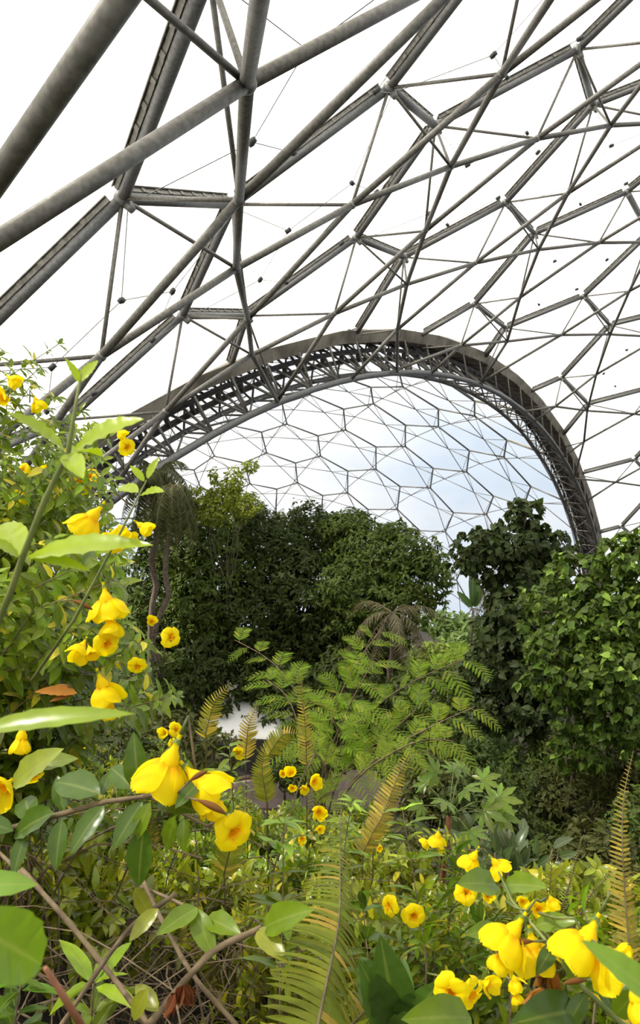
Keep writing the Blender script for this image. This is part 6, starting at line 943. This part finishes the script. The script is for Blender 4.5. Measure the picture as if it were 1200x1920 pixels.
sapling('feathery-leaved green sapling fanning out in the middle of the slope', 600, 7.6,
        [([(600, 1440, 7.5), (625, 1330, 7.4), (660, 1250, 7.4), (715, 1180, 7.5)], 14), ([(610, 1430, 7.5), (670, 1350, 7.4), (760, 1280, 7.2), (872, 1235, 7.0)], 16),
         ([(590, 1430, 7.5), (570, 1320, 7.8), (520, 1240, 8), (440, 1200, 8.2)], 10), ([(600, 1440, 7.5), (640, 1360, 7.2), (660, 1310, 7.1), (700, 1240, 7.0)], 10), ([(590, 1440, 7.5), (560, 1360, 7.6), (540, 1300, 7.7), (500, 1275, 7.8)], 8),
         ([(620, 1450, 7.3), (700, 1400, 7.1), (760, 1350, 7.0), (800, 1310, 7.0)], 8), ([(600, 1450, 7.4), (620, 1420, 7.1), (640, 1380, 7.0), (620, 1340, 7.0)], 10), ([(600, 1460, 7.4), (650, 1450, 7.1), (690, 1420, 7.0), (720, 1385, 7.0)], 8)], .46, SG)
sapling('smaller feathery-leaved sapling leaning right over the path gap', 640, 6.6,
        [([(620, 1500, 6.5), (700, 1430, 6.4), (790, 1380, 6.3), (850, 1390, 6.2)], 12), ([(620, 1500, 6.5), (700, 1420, 6.5), (810, 1360, 6.6), (890, 1325, 6.7)], 10), ([(600, 1500, 6.5), (590, 1520, 6.3), (600, 1490, 6.2), (640, 1480, 6.2)], 6), ([(600, 1500, 6.5), (620, 1440, 6.4), (580, 1400, 6.4), (560, 1390, 6.3)], 7)], .36, (.24, .33, .022))
# papaya
LOBE = leaf_tpl(8, .42, .12, .14, prof=[(0, .25), (.2, .35), (.35, .8), (.42, .5), (.6, 1.0), (.68, .55), (.85, .45), (1, 0)], petiole=0)
bx, by = gp(838, 6.6); bz = float(ground(bx, by)); root = empty('papaya_plant', (bx, by, bz), 'papaya plant with deeply lobed star-shaped leaves on long pale stalks', 'plant')
top = at(842, 1530, 6.6); sm = MB(); limb(sm, (bx, by, bz-.05), top, .035, .025, .01); sm.obj('stem', M['redstem'], root, loc=(bx, by, bz))
for (px, py, d, s_) in [(818, 1450, 6.5, .20), (850, 1445, 6.9, .16), (905, 1462, 6.6, .18), (872, 1480, 6.4, .19), (935, 1497, 6.4, .20), (908, 1520, 6.3, .21), (880, 1560, 6.1, .20), (835, 1502, 6.2, .17), (940, 1530, 6.4, .18), (925, 1500, 6.9, .15), (800, 1470, 6.9, .17), (790, 1510, 6.4, .14), (865, 1440, 7.1, .16)]:
    c = at(px, py, d); pe = MB(); md_ = (top+c)/2+np.array([0, 0, .05]); tube(pe, [top, md_, c], [.006, .005, .004], 5); pt = pe.obj('leaf_stalk', M['greenstem'], root, loc=top)
    l = MB(); out = unit(c-top)*np.array([1, 1, .3]); nrm = unit(np.array([rng.normal()*.25, -.55, .8])+out*.2); X, Y, Z = frame(np.array([out]), nrm[None]); an = np.radians([-125, -82, -42, 0, 42, 82, 125]); kk = len(an)
    dd = X*np.sin(an)[:, None]+Y*np.cos(an)[:, None]+np.array([0, 0, -.12]); scatter(l, LOBE, np.repeat(c[None], kk, 0), dd, np.repeat(Z, kk, 0), s_*np.array([.6, .8, .95, 1.05, .95, .8, .6]), colr((.16, .25, .022), kk, .08))
    l.obj('leaf', M['leaf'], pt, loc=c)
# dark broad leaves and ground-level bushes behind
BRD = leaf_tpl(6, .42, .2, .25)
for i, (px, py, d, w_, lab) in enumerate([(905, 1595, 10, 60, 'grey-green broad-leaved plant in shade right behind the papaya'), (960, 1620, 9, 60, 'grey-green broad-leaved plant in shade above the pale yellow pair of blooms'), (870, 1570, 11, 50, 'dark broad-leaved plant half hidden by the papaya leaves')]):
    c = at(px, py+20, d); bx, by = c[0], c[1]; bz = float(ground(bx, by)); root = empty('broad_leaved_plant', (bx, by, bz), lab, 'plant')
    st = MB(); fo = MB(); k = 70; r_ = w_*d/FPX
    P = c+rng.normal(size=(k, 3))*np.array([r_*.6, r_*.5, r_*.45]); o_ = unit(P-c+np.array([0, -.1, .25]))
    for p in P[::3]: tube(st, [np.array([bx, by, bz-.05]), (np.array([bx, by, bz])+p)/2, p], .01, 5)
    scatter(fo, BRD, P, unit(o_+ondir(k)*.5), unit(ondir(k)*.4+np.array([0, -.3, .8])), rng.uniform(.2, .34, k), colr((.085, .115, .05), k)); finish(root, st, fo)
def bush(name, label, px, py, d, rpx, rpy, size, col, dens, group=None, yellow=0.):
    return tree(name, label, 'bush', gp(px, d), [B(px+dx*rpx, py+dy*rpy, d+dz, rpx*.62, rpy*.62) for dx, dy, dz in [(-.5, .2, 0), (.5, .2, 0), (0, -.3, .2), (0, .4, -.3)]], LEAF2, size, col, dens, group, .04, yellow=yellow)
bl = [(1000, 1590, 15, 90, 50, 'dark bush across the middle of the right-hand shade'), (1120, 1600, 11, 90, 60, 'dark bush behind the tall frond, level with its middle'), (900, 1600, 16, 70, 50, 'dark bush behind the papaya stem'), (1060, 1440, 19, 110, 70, 'dark bush filling the shade between the two right-hand trunks'), (1180, 1440, 16, 60, 70, 'dark bush under the large heart-leaved crown'), (960, 1560, 15, 60, 50, 'dark bush behind the broad-leaved plants'), (120, 1330, 16, 150, 120, 'dark bush low on the left behind the flowering shrubs'), (330, 1400, 14, 110, 70, 'bush below the left canopy where ferns begin'), (640, 1560, 11, 80, 50, 'low bush just below the path gap'),
      (560, 1430, 17, 60, 50, 'bush left of the path gap, behind the sapling'), (800, 1480, 15, 70, 80, 'bush right of the path gap behind the papaya'), (900, 1500, 14, 70, 70, 'olive bush between the papaya and the dark trunks'),
      (1010, 1640, 13, 90, 70, 'very dark bush behind the pale young frond'), (1130, 1680, 12, 90, 80, 'very dark bush behind the tall brown frond'), (1010, 1520, 17, 80, 80, 'bush at the foot of the twin dark trunks'), (880, 1650, 8, 70, 50, 'low bush in shade under the broad-leaved plants'), (770, 1590, 9, 70, 50, 'low bush on the slope below the papaya'), (220, 1430, 9, 90, 70, 'bush behind the near branch with the big blooms'), (1190, 1560, 13, 60, 90, 'dark bush at the right edge')]
for i, (px, py, d, a, b, lab) in enumerate(bl): bush('understorey_bush', lab, px, py, d, a, b, .11+.004*d, [MDG, OLV, DKG][i % 3], 26, 'bushes along the foot of the slope')
# ------------------------------------------------------------------ sky, sun, camera
SUN = unit(np.array([-.62, .05, .80]))
w = bpy.data.worlds.new('World'); scene.world = w; w.use_nodes = True; nt = w.node_tree
bg = nt.nodes['Background']; tc = nt.nodes.new('ShaderNodeTexCoord')
mp = nt.nodes.new('ShaderNodeMapping'); mp.inputs['Scale'].default_value = (1, 1, 2.2); lk(nt, tc.outputs['Generated'], mp.inputs['Vector'])
cn = nt.nodes.new('ShaderNodeTexNoise'); cn.inputs['Scale'].default_value = 3.2; cn.inputs['Detail'].default_value = 7; cn.inputs['Roughness'].default_value = .55
lk(nt, mp.outputs[0], cn.inputs['Vector'])
# glare around the sun widens the white part of the sky
dt = nt.nodes.new('ShaderNodeVectorMath'); dt.operation = 'DOT_PRODUCT'; lk(nt, tc.outputs['Generated'], dt.inputs[0]); dt.inputs[1].default_value = SUN
mr = nt.nodes.new('ShaderNodeMapRange'); mr.inputs['From Min'].default_value = -.35; mr.inputs['From Max'].default_value = .75
mr.inputs['To Min'].default_value = -.02; mr.inputs['To Max'].default_value = .42; lk(nt, dt.outputs['Value'], mr.inputs['Value'])
ad = nt.nodes.new('ShaderNodeMath'); ad.operation = 'ADD'; lk(nt, cn.outputs['Fac'], ad.inputs[0]); lk(nt, mr.outputs[0], ad.inputs[1])
cr = ramp(nt, ad.outputs[0], [(.42, (.70, .82, .97)), (.60, (.90, .945, 1.0)), (.78, (1.12, 1.12, 1.10))])
lk(nt, cr.outputs['Color'], bg.inputs['Color']); bg.inputs['Strength'].default_value = 1.0
sl = bpy.data.lights.new('sun', 'SUN'); sl.energy = 8.0; sl.angle = math.radians(3); sl.color = (1, .95, .84)
so = bpy.data.objects.new('sun', sl); COL.objects.link(so); so.location = (0, 0, 30)
from mathutils import Vector
so.rotation_euler = Vector(-SUN).to_track_quat('-Z', 'Y').to_euler()
cam = bpy.data.cameras.new('camera'); co = bpy.data.objects.new('camera', cam); COL.objects.link(co)
cam.sensor_fit = 'VERTICAL'; cam.sensor_height = 36; cam.lens = FPX/1920*36
cam.clip_start = .05; cam.clip_end = 500
co.location = (0, 0, 0); co.rotation_euler = (math.pi/2-PITCH, 0, 0)
cam.dof.use_dof = True; cam.dof.focus_distance = 3.2; cam.dof.aperture_fstop = 10
scene.camera = co
vs = scene.view_settings; vs.view_transform = 'Standard'; vs.look = 'None'; vs.gamma = 1; vs.use_curve_mapping = False; vs.exposure = .0
scene.cycles.transparent_max_bounces = 24; scene.cycles.max_bounces = 8
